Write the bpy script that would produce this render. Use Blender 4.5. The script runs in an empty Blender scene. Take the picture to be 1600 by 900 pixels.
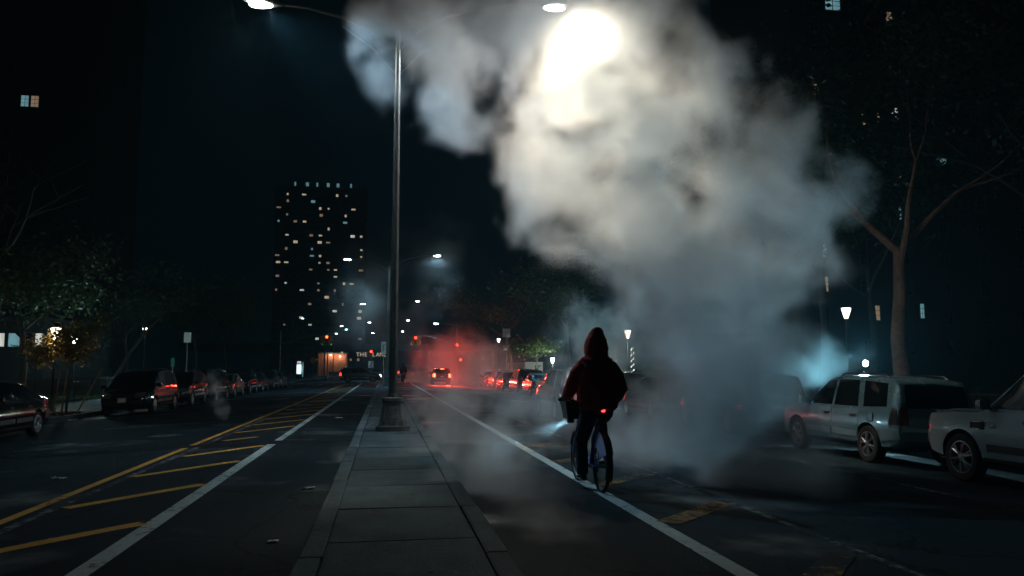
import bpy, bmesh, math, random
from mathutils import Vector, Matrix, noise
from mathutils.bvhtree import BVHTree

# ---------------------------------------------------------------- camera, sky, exposure
S = bpy.context.scene
COL = S.collection
PI = math.pi
R = math.radians
cam = bpy.data.cameras.new('camera')
camera = bpy.data.objects.new('camera', cam)
COL.objects.link(camera)
cam.lens = 28.0
cam.sensor_width = 36.0
cam.clip_start = 0.1
cam.clip_end = 3000.0
camera.location = (0, 0, 1.5)
camera.rotation_euler = (PI / 2 + R(5.74), 0, -R(9.04))
S.camera = camera

world = bpy.data.worlds.new('World')
S.world = world
world.use_nodes = True
wb = world.node_tree.nodes['Background']
wb.inputs[0].default_value = (0.04, 0.42, 0.66, 1)     # night sky with a little city glow
wb.inputs[1].default_value = 0.0030

S.view_settings.view_transform = 'Standard'
S.view_settings.look = 'None'
S.view_settings.exposure = 0.0
S.view_settings.gamma = 1.0
S.view_settings.use_curve_mapping = False
cy = S.cycles
cy.use_denoising = True
cy.max_bounces = 4
cy.use_adaptive_sampling = True
cy.adaptive_threshold = 0.025
cy.light_sampling_threshold = 0.02
cy.diffuse_bounces = 2
cy.glossy_bounces = 3
cy.transmission_bounces = 4
cy.volume_bounces = 2
cy.volume_step_rate = 6.0
cy.volume_max_steps = 512
cy.sample_clamp_indirect = 4.0
cy.caustics_reflective = False
cy.caustics_refractive = False

rng = random.Random(7)

# ---------------------------------------------------------------- helpers
class MB:
    """collects shapes for one mesh object"""
    def __init__(self):
        self.v = []
        self.f = []

    def add(self, vs, fs):
        n = len(self.v)
        self.v += [tuple(p) for p in vs]
        self.f += [tuple(i + n for i in q) for q in fs]
        return self

    def box(self, c, s, rot=None, bev=0.0):
        x, y, z = s[0] / 2, s[1] / 2, s[2] / 2
        if bev > 0:
            bm = bmesh.new()
            bmesh.ops.create_cube(bm, size=1, matrix=Matrix.Diagonal((s[0], s[1], s[2], 1)))
            bmesh.ops.bevel(bm, geom=bm.edges[:], offset=bev, segments=2, profile=0.6, affect='EDGES')
            vs = [v.co.copy() for v in bm.verts]
            fs = [[v.index for v in f.verts] for f in bm.faces]
            bm.free()
        else:
            vs = [Vector((a * x, b * y, d * z)) for a in (-1, 1) for b in (-1, 1) for d in (-1, 1)]
            fs = [(0, 1, 3, 2), (4, 6, 7, 5), (0, 4, 5, 1), (2, 3, 7, 6), (0, 2, 6, 4), (1, 5, 7, 3)]
        if rot is not None:
            vs = [rot @ p for p in vs]
        return self.add([p + Vector(c) for p in vs], fs)

    def loft(self, rings, cap=True, closed=True):
        n = len(rings[0])
        vs = [p for r in rings for p in r]
        fs = []
        for k in range(len(rings) - 1):
            for i in range(n if closed else n - 1):
                j = (i + 1) % n
                fs.append((k * n + i, k * n + j, (k + 1) * n + j, (k + 1) * n + i))
        if cap:
            fs.append(tuple(range(n - 1, -1, -1)))
            fs.append(tuple((len(rings) - 1) * n + i for i in range(n)))
        return self.add(vs, fs)

    def tube(self, pts, rad, n=8, cap=True, turn=0.0):
        pts = [Vector(p) for p in pts]
        if not isinstance(rad, (list, tuple)):
            rad = [rad] * len(pts)
        rings = []
        up = None
        for i, p in enumerate(pts):
            a = pts[max(0, i - 1)]
            b = pts[min(len(pts) - 1, i + 1)]
            t = (b - a).normalized()
            if up is None:
                up = Vector((0, 0, 1)) if abs(t.z) < 0.9 else Vector((0, 1, 0))
            s = t.cross(up).normalized()
            up = s.cross(t).normalized()
            rings.append([p + (s * math.cos(turn + 2 * PI * k / n) + up * math.sin(turn + 2 * PI * k / n)) * rad[i] for k in range(n)])
        return self.loft(rings, cap)

    def lathe(self, prof, n=20, axis='z', c=(0, 0, 0)):
        rings = []
        for r_, h in prof:
            ring = []
            for k in range(n):
                a = 2 * PI * k / n
                p = (r_ * math.cos(a), r_ * math.sin(a), h)
                if axis == 'y':
                    p = (p[0], h, -p[1])
                elif axis == 'x':
                    p = (h, p[0], p[1])
                ring.append(Vector(p) + Vector(c))
            rings.append(ring)
        return self.loft(rings)

    def ball(self, c, r_, n=10, m=7):
        if not isinstance(r_, (tuple, list)):
            r_ = (r_, r_, r_)
        rings = []
        for i in range(m):
            t = PI * (i + 0.5) / m
            rings.append([Vector((c[0] + r_[0] * math.sin(t) * math.cos(2 * PI * k / n), c[1] + r_[1] * math.sin(t) * math.sin(2 * PI * k / n), c[2] - r_[2] * math.cos(t))) for k in range(n)])
        return self.loft(rings)

    def mesh(self, name, mat=None):
        me = bpy.data.meshes.new(name)
        me.from_pydata(self.v, [], self.f)
        if mat is not None:
            me.materials.append(mat)
        me.validate()
        return me

    def build(self, name, mat, parent=None, smooth=None, fix=False):
        me = self.mesh(name, mat)
        if fix:
            bm = bmesh.new()
            bm.from_mesh(me)
            bmesh.ops.recalc_face_normals(bm, faces=bm.faces[:])
            bm.to_mesh(me)
            bm.free()
        return link(name, me, parent, smooth)


def link(name, me, parent=None, smooth=None):
    if smooth is not None:
        me.shade_smooth()
        me.set_sharp_from_angle(angle=R(smooth))
    o = bpy.data.objects.new(name, me)
    COL.objects.link(o)
    o.parent = parent
    return o


def tag(o, label=None, cat=None, group=None, kind=None):
    if label:
        o['label'] = label
    if cat:
        o['category'] = cat
    if group:
        o['group'] = group
    if kind:
        o['kind'] = kind
    return o


def empty(name, loc=(0, 0, 0), rz=0.0, label=None, cat=None, group=None):
    o = bpy.data.objects.new(name, None)
    COL.objects.link(o)
    o.location = loc
    o.rotation_euler = (0, 0, rz)
    o.empty_display_size = 0.2
    return tag(o, label, cat, group)


def share(o, parent, loc=None, rot=None):
    """another object with the same mesh"""
    c = o.copy()
    COL.objects.link(c)
    c.parent = parent
    if loc is not None:
        c.location = loc
    if rot is not None:
        c.rotation_euler = rot
    return c


def copy_tree(o, parent=None):
    c = o.copy()
    COL.objects.link(c)
    c.parent = parent
    for ch in list(o.children):
        copy_tree(ch, c)
    return c


def cool(c, k=1.0):
    """colour of a lamp as the cool-balanced camera records it"""
    return (c[0] * (1 - .30 * k), c[1] * (1 - .05 * k), min(1.15, c[2] * (1 + .10 * k)))


def point_light(name, parent, loc, watts, color, size=0.1):
    l = bpy.data.lights.new(name, 'POINT')
    l.energy = watts
    l.color = color
    l.shadow_soft_size = size
    o = bpy.data.objects.new(name, l)
    COL.objects.link(o)
    o.parent = parent
    o.location = loc
    return o


def spot_light(name, parent, loc, rot, watts, color, angle, blend=0.4, size=0.05):
    l = bpy.data.lights.new(name, 'SPOT')
    l.energy = watts
    l.color = color
    l.spot_size = R(angle)
    l.spot_blend = blend
    l.shadow_soft_size = size
    o = bpy.data.objects.new(name, l)
    COL.objects.link(o)
    o.parent = parent
    o.location = loc
    o.rotation_euler = rot
    return o


def text_mesh(name, body, size, mat, parent, loc, rot, depth=0.004, align='CENTER', sx=1.0):
    cu = bpy.data.curves.new(name, 'FONT')
    cu.body = body
    cu.size = size
    cu.extrude = depth
    cu.align_x = align
    cu.align_y = 'CENTER'
    t = bpy.data.objects.new(name, cu)
    COL.objects.link(t)
    dg = bpy.context.evaluated_depsgraph_get()
    me = bpy.data.meshes.new_from_object(t.evaluated_get(dg))
    bpy.data.objects.remove(t)
    me.materials.clear()
    me.materials.append(mat)
    o = bpy.data.objects.new(name, me)
    COL.objects.link(o)
    o.parent = parent
    o.location = loc
    o.rotation_euler = rot
    o.scale = (sx, 1, 1)
    return o


# ---------------------------------------------------------------- materials
def mat(name, col, rough=0.6, metal=0.0, var=0.25, vscale=3.0, bump=0.0, bscale=40.0, coat=0.0, rvar=0.0, spec=0.5):
    m = bpy.data.materials.new(name)
    m.use_nodes = True
    t = m.node_tree
    b = t.nodes['Principled BSDF']
    b.inputs['Roughness'].default_value = rough
    b.inputs['Metallic'].default_value = metal
    b.inputs['Coat Weight'].default_value = coat
    b.inputs['Coat Roughness'].default_value = 0.04
    b.inputs['Specular IOR Level'].default_value = spec
    tc = t.nodes.new('ShaderNodeTexCoord')
    n = t.nodes.new('ShaderNodeTexNoise')
    n.inputs['Scale'].default_value = vscale
    n.inputs['Detail'].default_value = 5
    t.links.new(tc.outputs['Object'], n.inputs['Vector'])
    mx = t.nodes.new('ShaderNodeMix')
    mx.data_type = 'RGBA'
    mx.inputs['A'].default_value = [c * (1 - var) for c in col] + [1]
    mx.inputs['B'].default_value = [min(1, c * (1 + var)) for c in col] + [1]
    t.links.new(n.outputs['Fac'], mx.inputs['Factor'])
    t.links.new(mx.outputs['Result'], b.inputs['Base Color'])
    if rvar:
        mr = t.nodes.new('ShaderNodeMapRange')
        mr.inputs['From Min'].default_value = 0.35
        mr.inputs['From Max'].default_value = 0.65
        mr.inputs['To Min'].default_value = rough - rvar
        mr.inputs['To Max'].default_value = rough + rvar
        t.links.new(n.outputs['Fac'], mr.inputs['Value'])
        t.links.new(mr.outputs['Result'], b.inputs['Roughness'])
    if bump:
        nb = t.nodes.new('ShaderNodeTexNoise')
        nb.inputs['Scale'].default_value = bscale
        nb.inputs['Detail'].default_value = 4
        t.links.new(tc.outputs['Object'], nb.inputs['Vector'])
        bp = t.nodes.new('ShaderNodeBump')
        bp.inputs['Strength'].default_value = bump
        bp.inputs['Distance'].default_value = 0.02
        t.links.new(nb.outputs['Fac'], bp.inputs['Height'])
        t.links.new(bp.outputs['Normal'], b.inputs['Normal'])
    return m


def glow(name, col, strength, var=0.15, vscale=6.0):
    m = mat(name, col, 0.3, var=0.1)
    t = m.node_tree
    b = t.nodes['Principled BSDF']
    n = t.nodes.new('ShaderNodeTexNoise')
    n.inputs['Scale'].default_value = vscale
    mr = t.nodes.new('ShaderNodeMapRange')
    mr.inputs['To Min'].default_value = strength * (1 - var * 2)
    mr.inputs['To Max'].default_value = strength * (1 + var * 2)
    t.links.new(n.outputs['Fac'], mr.inputs['Value'])
    t.links.new(mr.outputs['Result'], b.inputs['Emission Strength'])
    b.inputs['Emission Color'].default_value = (*col, 1)
    return m


def asphalt_mat(name, base, patchy=True, wear=False):
    """asphalt: aggregate speckle, patches, cracks and damp spots (low roughness)"""
    m = bpy.data.materials.new(name)
    m.use_nodes = True
    t = m.node_tree
    L = t.links.new
    b = t.nodes['Principled BSDF']
    tc = t.nodes.new('ShaderNodeTexCoord')
    big = t.nodes.new('ShaderNodeTexNoise')
    big.inputs['Scale'].default_value = 0.35
    big.inputs['Detail'].default_value = 6
    fine = t.nodes.new('ShaderNodeTexNoise')
    fine.inputs['Scale'].default_value = 55
    fine.inputs['Detail'].default_value = 3
    vor = t.nodes.new('ShaderNodeTexVoronoi')
    vor.feature = 'DISTANCE_TO_EDGE'
    vor.inputs['Scale'].default_value = 0.45
    wn = t.nodes.new('ShaderNodeTexNoise')
    wn.inputs['Scale'].default_value = 1.4
    wn.inputs['Detail'].default_value = 4
    L(tc.outputs['Object'], wn.inputs['Vector'])
    wv = t.nodes.new('ShaderNodeVectorMath')
    wv.operation = 'MULTIPLY_ADD'
    L(wn.outputs['Color'], wv.inputs[0])
    wv.inputs[1].default_value = (0.9, 0.9, 0.9)
    L(tc.outputs['Object'], wv.inputs[2])
    L(wv.outputs[0], vor.inputs['Vector'])
    for n in (big, fine):
        L(tc.outputs['Object'], n.inputs['Vector'])
    mx = t.nodes.new('ShaderNodeMix')
    mx.data_type = 'RGBA'
    mx.inputs['A'].default_value = [c * 0.55 for c in base] + [1]
    mx.inputs['B'].default_value = [c * 1.5 for c in base] + [1]
    ad = t.nodes.new('ShaderNodeMath')
    ad.operation = 'MULTIPLY_ADD'
    L(fine.outputs['Fac'], ad.inputs[0])
    ad.inputs[1].default_value = 0.9
    sb = t.nodes.new('ShaderNodeMath')
    sb.operation = 'SUBTRACT'
    L(big.outputs['Fac'], sb.inputs[0])
    sb.inputs[1].default_value = 0.45
    L(sb.outputs[0], ad.inputs[2])
    L(ad.outputs[0], mx.inputs['Factor'])
    crack = t.nodes.new('ShaderNodeMapRange')
    crack.inputs['From Min'].default_value = 0.004
    crack.inputs['From Max'].default_value = 0.014
    crack.inputs['To Min'].default_value = 0.35
    crack.inputs['To Max'].default_value = 1.0
    L(vor.outputs['Distance'], crack.inputs['Value'])
    mu = t.nodes.new('ShaderNodeMix')
    mu.data_type = 'RGBA'
    mu.blend_type = 'MULTIPLY'
    mu.inputs['Factor'].default_value = 1.0
    L(mx.outputs['Result'], mu.inputs['A'])
    L(crack.outputs['Result'], mu.inputs['B'])
    L(mu.outputs['Result'], b.inputs['Base Color'])
    damp = t.nodes.new('ShaderNodeMapRange')
    damp.inputs['From Min'].default_value = 0.56
    damp.inputs['From Max'].default_value = 0.66
    damp.inputs['To Min'].default_value = 0.86
    damp.inputs['To Max'].default_value = 0.34
    sp = t.nodes.new('ShaderNodeMapRange')
    sp.inputs['From Min'].default_value = 0.56
    sp.inputs['From Max'].default_value = 0.66
    sp.inputs['To Min'].default_value = 0.14
    sp.inputs['To Max'].default_value = 0.5
    L(big.outputs['Fac'], sp.inputs['Value'])
    L(sp.outputs['Result'], b.inputs['Specular IOR Level'])
    L(big.outputs['Fac'], damp.inputs['Value'])
    L(damp.outputs['Result'], b.inputs['Roughness'])
    bp = t.nodes.new('ShaderNodeBump')
    bp.inputs['Strength'].default_value = 0.55
    bp.inputs['Distance'].default_value = 0.012
    L(fine.outputs['Fac'], bp.inputs['Height'])
    L(bp.outputs['Normal'], b.inputs['Normal'])
    return m


def paint_mat(name, col, under=(0.017, 0.024, 0.028), amount=0.55):
    """road paint, worn through to the asphalt in patches"""
    m = bpy.data.materials.new(name)
    m.use_nodes = True
    t = m.node_tree
    L = t.links.new
    b = t.nodes['Principled BSDF']
    b.inputs['Roughness'].default_value = 0.8
    b.inputs['Specular IOR Level'].default_value = 0.2
    ge = t.nodes.new('ShaderNodeNewGeometry')
    n1 = t.nodes.new('ShaderNodeTexNoise')
    n1.inputs['Scale'].default_value = 9
    n1.inputs['Detail'].default_value = 8
    n1.inputs['Roughness'].default_value = 0.75
    n2 = t.nodes.new('ShaderNodeTexNoise')
    n2.inputs['Scale'].default_value = 0.9
    L(ge.outputs['Position'], n1.inputs['Vector'])
    L(ge.outputs['Position'], n2.inputs['Vector'])
    ad = t.nodes.new('ShaderNodeMath')
    ad.operation = 'MULTIPLY_ADD'
    L(n2.outputs['Fac'], ad.inputs[0])
    ad.inputs[1].default_value = 0.5
    L(n1.outputs['Fac'], ad.inputs[2])
    mr = t.nodes.new('ShaderNodeMapRange')
    mr.inputs['From Min'].default_value = amount
    mr.inputs['From Max'].default_value = amount + 0.12
    L(ad.outputs[0], mr.inputs['Value'])
    mx = t.nodes.new('ShaderNodeMix')
    mx.data_type = 'RGBA'
    mx.inputs['A'].default_value = (*under, 1)
    mx.inputs['B'].default_value = (*col, 1)
    L(mr.outputs['Result'], mx.inputs['Factor'])
    L(mx.outputs['Result'], b.inputs['Base Color'])
    bp = t.nodes.new('ShaderNodeBump')
    bp.inputs['Strength'].default_value = 0.3
    bp.inputs['Distance'].default_value = 0.01
    nb = t.nodes.new('ShaderNodeTexNoise')
    nb.inputs['Scale'].default_value = 60
    L(ge.outputs['Position'], nb.inputs['Vector'])
    L(nb.outputs['Fac'], bp.inputs['Height'])
    L(bp.outputs['Normal'], b.inputs['Normal'])
    return m


def concrete_mat(name, base):
    """poured concrete: stains, gum spots and grit in world space, so no two slabs are alike"""
    m = bpy.data.materials.new(name)
    m.use_nodes = True
    t = m.node_tree
    L = t.links.new
    b = t.nodes['Principled BSDF']
    b.inputs['Roughness'].default_value = 0.88
    b.inputs['Specular IOR Level'].default_value = 0.2
    ge = t.nodes.new('ShaderNodeNewGeometry')
    ob = t.nodes.new('ShaderNodeObjectInfo')

    def tex(scale, detail, rough=.6):
        n = t.nodes.new('ShaderNodeTexNoise')
        n.inputs['Scale'].default_value = scale
        n.inputs['Detail'].default_value = detail
        n.inputs['Roughness'].default_value = rough
        L(ge.outputs['Position'], n.inputs['Vector'])
        return n

    def ma(op, a, b_, c=None):
        n = t.nodes.new('ShaderNodeMath')
        n.operation = op
        for i, v in enumerate((a, b_, c)):
            if isinstance(v, (int, float)):
                n.inputs[i].default_value = v
            elif v is not None:
                L(v, n.inputs[i])
        return n.outputs[0]
    st, gr, fi = tex(1.1, 7, .65), tex(9, 6, .7), tex(70, 3)
    vo = t.nodes.new('ShaderNodeTexVoronoi')
    vo.inputs['Scale'].default_value = 3.2
    L(ge.outputs['Position'], vo.inputs['Vector'])
    gum = t.nodes.new('ShaderNodeMapRange')
    gum.inputs['From Min'].default_value = .07
    gum.inputs['From Max'].default_value = .10
    gum.inputs['To Min'].default_value = .45
    L(vo.outputs['Distance'], gum.inputs['Value'])
    v = ma('MULTIPLY_ADD', st.outputs['Fac'], 1.9, -.45)
    v = ma('MULTIPLY_ADD', gr.outputs['Fac'], .8, ma('SUBTRACT', v, .4))
    v = ma('MULTIPLY_ADD', fi.outputs['Fac'], .5, ma('SUBTRACT', v, .25))
    v = ma('MULTIPLY_ADD', ob.outputs['Random'], .35, ma('ADD', v, .25))
    v = ma('MULTIPLY', ma('MAXIMUM', v, .22), gum.outputs['Result'])
    mx = t.nodes.new('ShaderNodeVectorMath')
    mx.operation = 'SCALE'
    mx.inputs[0].default_value = base
    L(v, mx.inputs['Scale'])
    L(mx.outputs[0], b.inputs['Base Color'])
    bp = t.nodes.new('ShaderNodeBump')
    bp.inputs['Strength'].default_value = .6
    bp.inputs['Distance'].default_value = .012
    L(ma('MULTIPLY_ADD', gr.outputs['Fac'], .6, fi.outputs['Fac']), bp.inputs['Height'])
    L(bp.outputs['Normal'], b.inputs['Normal'])
    return m


M = dict(
    asphalt=asphalt_mat('asphalt', (0.011, 0.026, 0.034)),
    patch=asphalt_mat('asphalt_patch', (0.012, 0.016, 0.018)),
    ground=mat('earth', (0.03, 0.035, 0.03), 0.9, vscale=0.3, bump=0.3, bscale=6),
    white_paint=paint_mat('white_road_paint', (0.52, 0.62, 0.62), amount=0.60),
    old_paint=paint_mat('old_white_paint', (0.22, 0.27, 0.28), amount=0.74),
    faded_yellow=paint_mat('faded_yellow_paint', (0.34, 0.19, 0.06), amount=0.73),
    yellow_paint=paint_mat('yellow_road_paint', (0.78, 0.40, 0.08), amount=0.56),
    concrete=concrete_mat('concrete', (0.064, 0.108, 0.130)),
    concrete2=concrete_mat('concrete_darker', (0.055, 0.092, 0.110)),
    granite=concrete_mat('granite_kerb', (0.092, 0.145, 0.168)),
    mulch=mat('mulch', (0.05, 0.035, 0.022), 0.95, var=0.6, vscale=20, bump=1.0, bscale=25),
    grass=mat('grass', (0.045, 0.09, 0.03), 0.9, var=0.5, vscale=9),
    pole=mat('galvanised_pole', (0.16, 0.18, 0.18), 0.42, 0.6, var=0.25, vscale=5, bump=0.12, bscale=30),
    base=mat('painted_iron', (0.10, 0.115, 0.12), 0.6, 0.2, var=0.4, vscale=7, bump=0.35, bscale=18),
    grey_metal=mat('grey_metal', (0.22, 0.23, 0.23), 0.45, 0.7, vscale=6),
    black=mat('black_plastic', (0.012, 0.012, 0.013), 0.5, vscale=8),
    dark=mat('dark_trim', (0.02, 0.021, 0.022), 0.35, vscale=5),
    rubber=mat('rubber', (0.014, 0.014, 0.014), 0.85, vscale=20, bump=0.2),
    alloy=mat('alloy', (0.36, 0.38, 0.39), 0.34, 0.9, var=0.12),
    chrome=mat('chrome', (0.7, 0.7, 0.7), 0.12, 1.0, var=0.08),
    glass=mat('tinted_glass', (0.008, 0.010, 0.011), 0.04, var=0.2, spec=0.7),
    lens_red=mat('red_lens', (0.22, 0.008, 0.006), 0.1, coat=1.0),
    lens_dark=mat('smoked_lens', (0.05, 0.045, 0.045), 0.08, coat=1.0),
    pale_trim=mat('pale_trim', (0.20, 0.31, 0.36), 0.4, 0.2),
    lens_clear=mat('clear_lens', (0.16, 0.165, 0.17), 0.08, 0.4, coat=1.0),
    lens_amber=mat('amber_lens', (0.35, 0.11, 0.01), 0.12, coat=1.0),
    plate=mat('plate_white', (0.55, 0.54, 0.48), 0.5),
    ink=mat('ink', (0.015, 0.015, 0.03), 0.6),
    white_sign=mat('white_sign', (0.7, 0.7, 0.68), 0.5),
    sign_yellow=mat('signal_yellow', (0.55, 0.28, 0.03), 0.5, var=0.15),
    orange=mat('orange_sign', (0.75, 0.22, 0.03), 0.5, var=0.1),
    green_sign=mat('green_sign', (0.02, 0.22, 0.13), 0.5),
    brick=mat('orange_brick', (0.36, 0.15, 0.09), 0.85, var=0.3, vscale=0.6, bump=0.4, bscale=8),
    bldg=mat('dark_brick_building', (0.06, 0.045, 0.04), 0.9, var=0.25, vscale=0.2, bump=0.2, bscale=5),
    bldg2=mat('grey_facade', (0.07, 0.07, 0.07), 0.9, var=0.25, vscale=0.15),
    frame=mat('window_frame', (0.10, 0.10, 0.10), 0.5),
    dark_pane=mat('dark_pane', (0.012, 0.016, 0.02), 0.08, var=0.3),
    bark=mat('bark', (0.18, 0.115, 0.075), 0.9, var=0.55, vscale=7, bump=0.9, bscale=14),
    bark_dark=mat('bark_dark', (0.07, 0.055, 0.042), 0.9, var=0.5, vscale=6, bump=0.9, bscale=12),
    wood=mat('stake_wood', (0.30, 0.19, 0.11), 0.8, var=0.3, vscale=8, bump=0.3),
    iron=mat('black_iron', (0.02, 0.022, 0.022), 0.5, 0.5),
    hoodie=mat('hoodie_red', (0.60, 0.040, 0.030), 0.95, var=0.3, vscale=9, bump=0.35, bscale=160),
    denim=mat('dark_jeans', (0.012, 0.022, 0.042), 0.9, var=0.35, vscale=12, bump=0.3, bscale=180),
    skin=mat('skin', (0.30, 0.17, 0.12), 0.5, var=0.1),
    hair=mat('hair', (0.02, 0.014, 0.01), 0.6),
    shoe=mat('shoe_black', (0.02, 0.02, 0.022), 0.6),
    sole=mat('shoe_sole', (0.25, 0.25, 0.25), 0.6),
    bike_blue=mat('bicycle_blue', (0.015, 0.12, 0.50), 0.3, 0.1, var=0.15, coat=0.6),
    paper=mat('paper', (0.65, 0.67, 0.68), 0.8),
    lamp_warm=glow('lamp_lens', (1.0, 0.93, 0.80), 260),
    lamp_cool=glow('lamp_lens_cool', (0.75, 0.95, 1.0), 60),
    lamp_teal=glow('lamp_lens_teal', (0.55, 0.92, 1.0), 28),
    lamp_white=glow('lantern_glass', (1.0, 0.88, 0.72), 6),
    sig_red=glow('signal_red_lit', (1.0, 0.03, 0.014), 14),
    sig_orange=glow('signal_orange_lit', (1.0, 0.10, 0.02), 8),
    sig_green=glow('signal_green_lit', (0.15, 1.0, 0.75), 3),
    sig_off=mat('signal_lens_off', (0.03, 0.02, 0.015), 0.15, coat=1),
    brake=glow('brake_light', (1.0, 0.05, 0.02), 22),
    tail=glow('tail_light_lit', (1.0, 0.03, 0.015), 4),
    head_lit=glow('headlight_lit', (1.0, 0.80, 0.55), 18),
    bike_red=glow('bicycle_tail_light', (1.0, 0.05, 0.06), 4),
    bike_head=glow('bicycle_headlight', (0.45, 0.85, 1.0), 30),
    win_warm=glow('window_warm', (1.0, 0.80, 0.56), 0.42, 0.35, 0.9),
    win_white=glow('window_white', (0.95, 0.95, 0.88), 0.5, 0.35, 0.9),
    win_cool=glow('window_cool', (0.35, 0.75, 0.85), 0.28, 0.35, 0.9),
    win_dim=glow('window_dim', (0.9, 0.62, 0.42), 0.2, 0.35, 0.9),
    win_blue=glow('window_blue', (0.05, 0.08, 1.0), 1.3, 0.45, 4),
    screen=glow('screen', (0.75, 0.95, 1.0), 1.1, 0.2, 3),
    letters=glow('sign_letters', (1.0, 0.85, 0.65), 0.45),
)


def leaf_mat(name, col):
    """thin leaf: part of the light passes through"""
    m = mat(name, col, 0.55, var=0.5, vscale=1.2)
    t = m.node_tree
    b = t.nodes['Principled BSDF']
    o = t.nodes['Material Output']
    tr = t.nodes.new('ShaderNodeBsdfTranslucent')
    mx = t.nodes.new('ShaderNodeMixShader')
    mx.inputs[0].default_value = 0.45
    src = b.inputs['Base Color'].links[0].from_socket
    t.links.new(src, tr.inputs['Color'])
    t.links.new(b.outputs[0], mx.inputs[1])
    t.links.new(tr.outputs[0], mx.inputs[2])
    t.links.new(mx.outputs[0], o.inputs['Surface'])
    return m


M['leaf'] = leaf_mat('leaf', (0.085, 0.12, 0.03))
M['leaf_warm'] = leaf_mat('leaf_warm', (0.16, 0.12, 0.035))
M['leaf_dark'] = leaf_mat('leaf_dark', (0.055, 0.085, 0.035))


def paint(name, col, metal=0.3, rough=0.35):
    return mat(name, col, rough, metal, var=0.10, vscale=2.0, coat=0.6, rvar=0.03)


def rz(x):
    """height of the crowned road at x"""
    return -0.044 * max(0.0, abs(x - 0.15) - 2.55)

# ---------------------------------------------------------------- ground, road, pavements
EDGE = 11.3
YS, YE = -14.0, 300.0
gm = MB().add([(-900, -60, -0.47), (900, -60, -0.47), (900, 1500, -0.47), (-900, 1500, -0.47)], [(0, 1, 2, 3)])
tag(gm.build('ground', M['ground']), kind='structure')

rm = MB()
xs = [-EDGE, -8, -5, -3.9, -2.4, -1.0, 0.15, 1.3, 2.7, 4.2, 5.3, 8.3, EDGE]
ys = [YS + (YE - YS) * i / 60 for i in range(61)]
rm.add([(x, y, rz(x)) for y in ys for x in xs], [(j * 13 + i, j * 13 + i + 1, j * 13 + i + 14, j * 13 + i + 13) for j in range(60) for i in range(12)])
road = tag(rm.build('road', M['asphalt'], smooth=30), kind='structure')
for sgn in (-1, 1):
    cs = MB()
    cs.add([(sgn * EDGE, 83, rz(EDGE) - 0.002), (sgn * 140, 83, -0.40), (sgn * 140, 99, -0.40), (sgn * EDGE, 99, rz(EDGE) - 0.002)], [(0, 1, 2, 3) if sgn > 0 else (3, 2, 1, 0)])
    tag(cs.build('cross_street', M['asphalt']), kind='structure')


def mark(x0, y0, x1, y1, w, m, name='road_marking', dz=0.004, seg=None):
    """a painted band from (x0,y0) to (x1,y1) laid on the crowned road"""
    a, b = Vector((x0, y0)), Vector((x1, y1))
    d = (b - a)
    n = seg or max(1, int(d.length / 4))
    if abs(d.x) > abs(d.y) * 0.2 and seg is None:
        n = 6
    s = Vector((-d.y, d.x)).normalized() * (w / 2)
    vs = []
    for i in range(n + 1):
        p = a + d * (i / n)
        jit = 0.006
        for k in (-1, 1):
            q = p + s * k * (1 + rng.uniform(-jit, jit) / w * 0.5)
            vs.append((q.x, q.y, rz(q.x) + dz))
    fs = [(2 * i, 2 * i + 2, 2 * i + 3, 2 * i + 1) for i in range(n)]
    o = MB().add(vs, fs).build(name, m, road, fix=True)
    if o.data.polygons[0].normal.z < 0:
        o.data.flip_normals()
    return o


# bike lane and buffer left of the median
mark(-2.18, -6, -2.18, 16.5, 0.17, M['white_paint'])
mark(-2.16, 17.35, -2.20, 81, 0.15, M['white_paint'])
mark(-3.83, -6, -3.83, 81, 0.13, M['yellow_paint'])
mark(-3.58, -2, -3.60, 26, 0.12, M['old_paint'])
k = 0
y = -2.12
while y < 62:
    if k == 8:
        mark(-3.35, y - 0.95, -2.75, y - 0.35, 0.17, M['yellow_paint'], dz=0.007)
    else:
        j = rng.uniform(-0.08, 0.08)
        mark(-3.53 + j, y - 1.31, -2.28, y, 0.20, M['yellow_paint'], dz=0.007)
        mark(-3.0 + j, y - 0.62, -2.27, y + 0.15, 0.09, M['old_paint'], dz=0.0055)
    y += 2.62
    k += 1
# bike lane and buffer right of the median
mark(2.62, -6, 2.60, 81, 0.16, M['white_paint'])
mark(4.02, -6, 3.95, 81, 0.10, M['old_paint'])
y = -2.6
while y < 62:
    mark(2.74, y, 3.86 + rng.uniform(-0.1, 0.06), y + 1.28, 0.24, M['faded_yellow'] if y < 50 else M['old_paint'], dz=0.007)
    y += 2.55
mark(7.6, 6, 7.6, 80, 0.10, M['old_paint'], dz=0.005)
# stop lines and crossing bars at the junction
mark(-8.4, 81.4, -3.9, 81.4, 0.45, M['old_paint'], dz=0.006)
mark(2.7, 81.4, 8.6, 81.4, 0.5, M['white_paint'], dz=0.006)
for i in range(17):
    x = -10.4 + i * 1.3
    mark(x, 83.6, x, 86.4, 0.42, M['old_paint'] if i % 3 else M['white_paint'], dz=0.006, seg=1)
for i in range(17):
    x = -10.4 + i * 1.3
    mark(x, 96.0, x, 98.6, 0.42, M['old_paint'], dz=0.006, seg=1)
for (x0, y0, x1, y1) in ((-10.9, 16.75, -0.66, 16.95), (-8.0, 26.5, -4.4, 26.9)):
    mark(x0, y0, x1, y1, 0.62, M['patch'], 'asphalt_patch', 0.0085, 10)
for (x0, y0, w) in ((-2.0, 17.35, 0.05), (-1.5, 16.5, 0.05), (-6.6, 13.3, 0.05), (-6.6, 14.0, 0.05)):
    mark(x0, y0, x0 + 0.9, y0, w, M['old_paint'], dz=0.012, seg=2)

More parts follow.
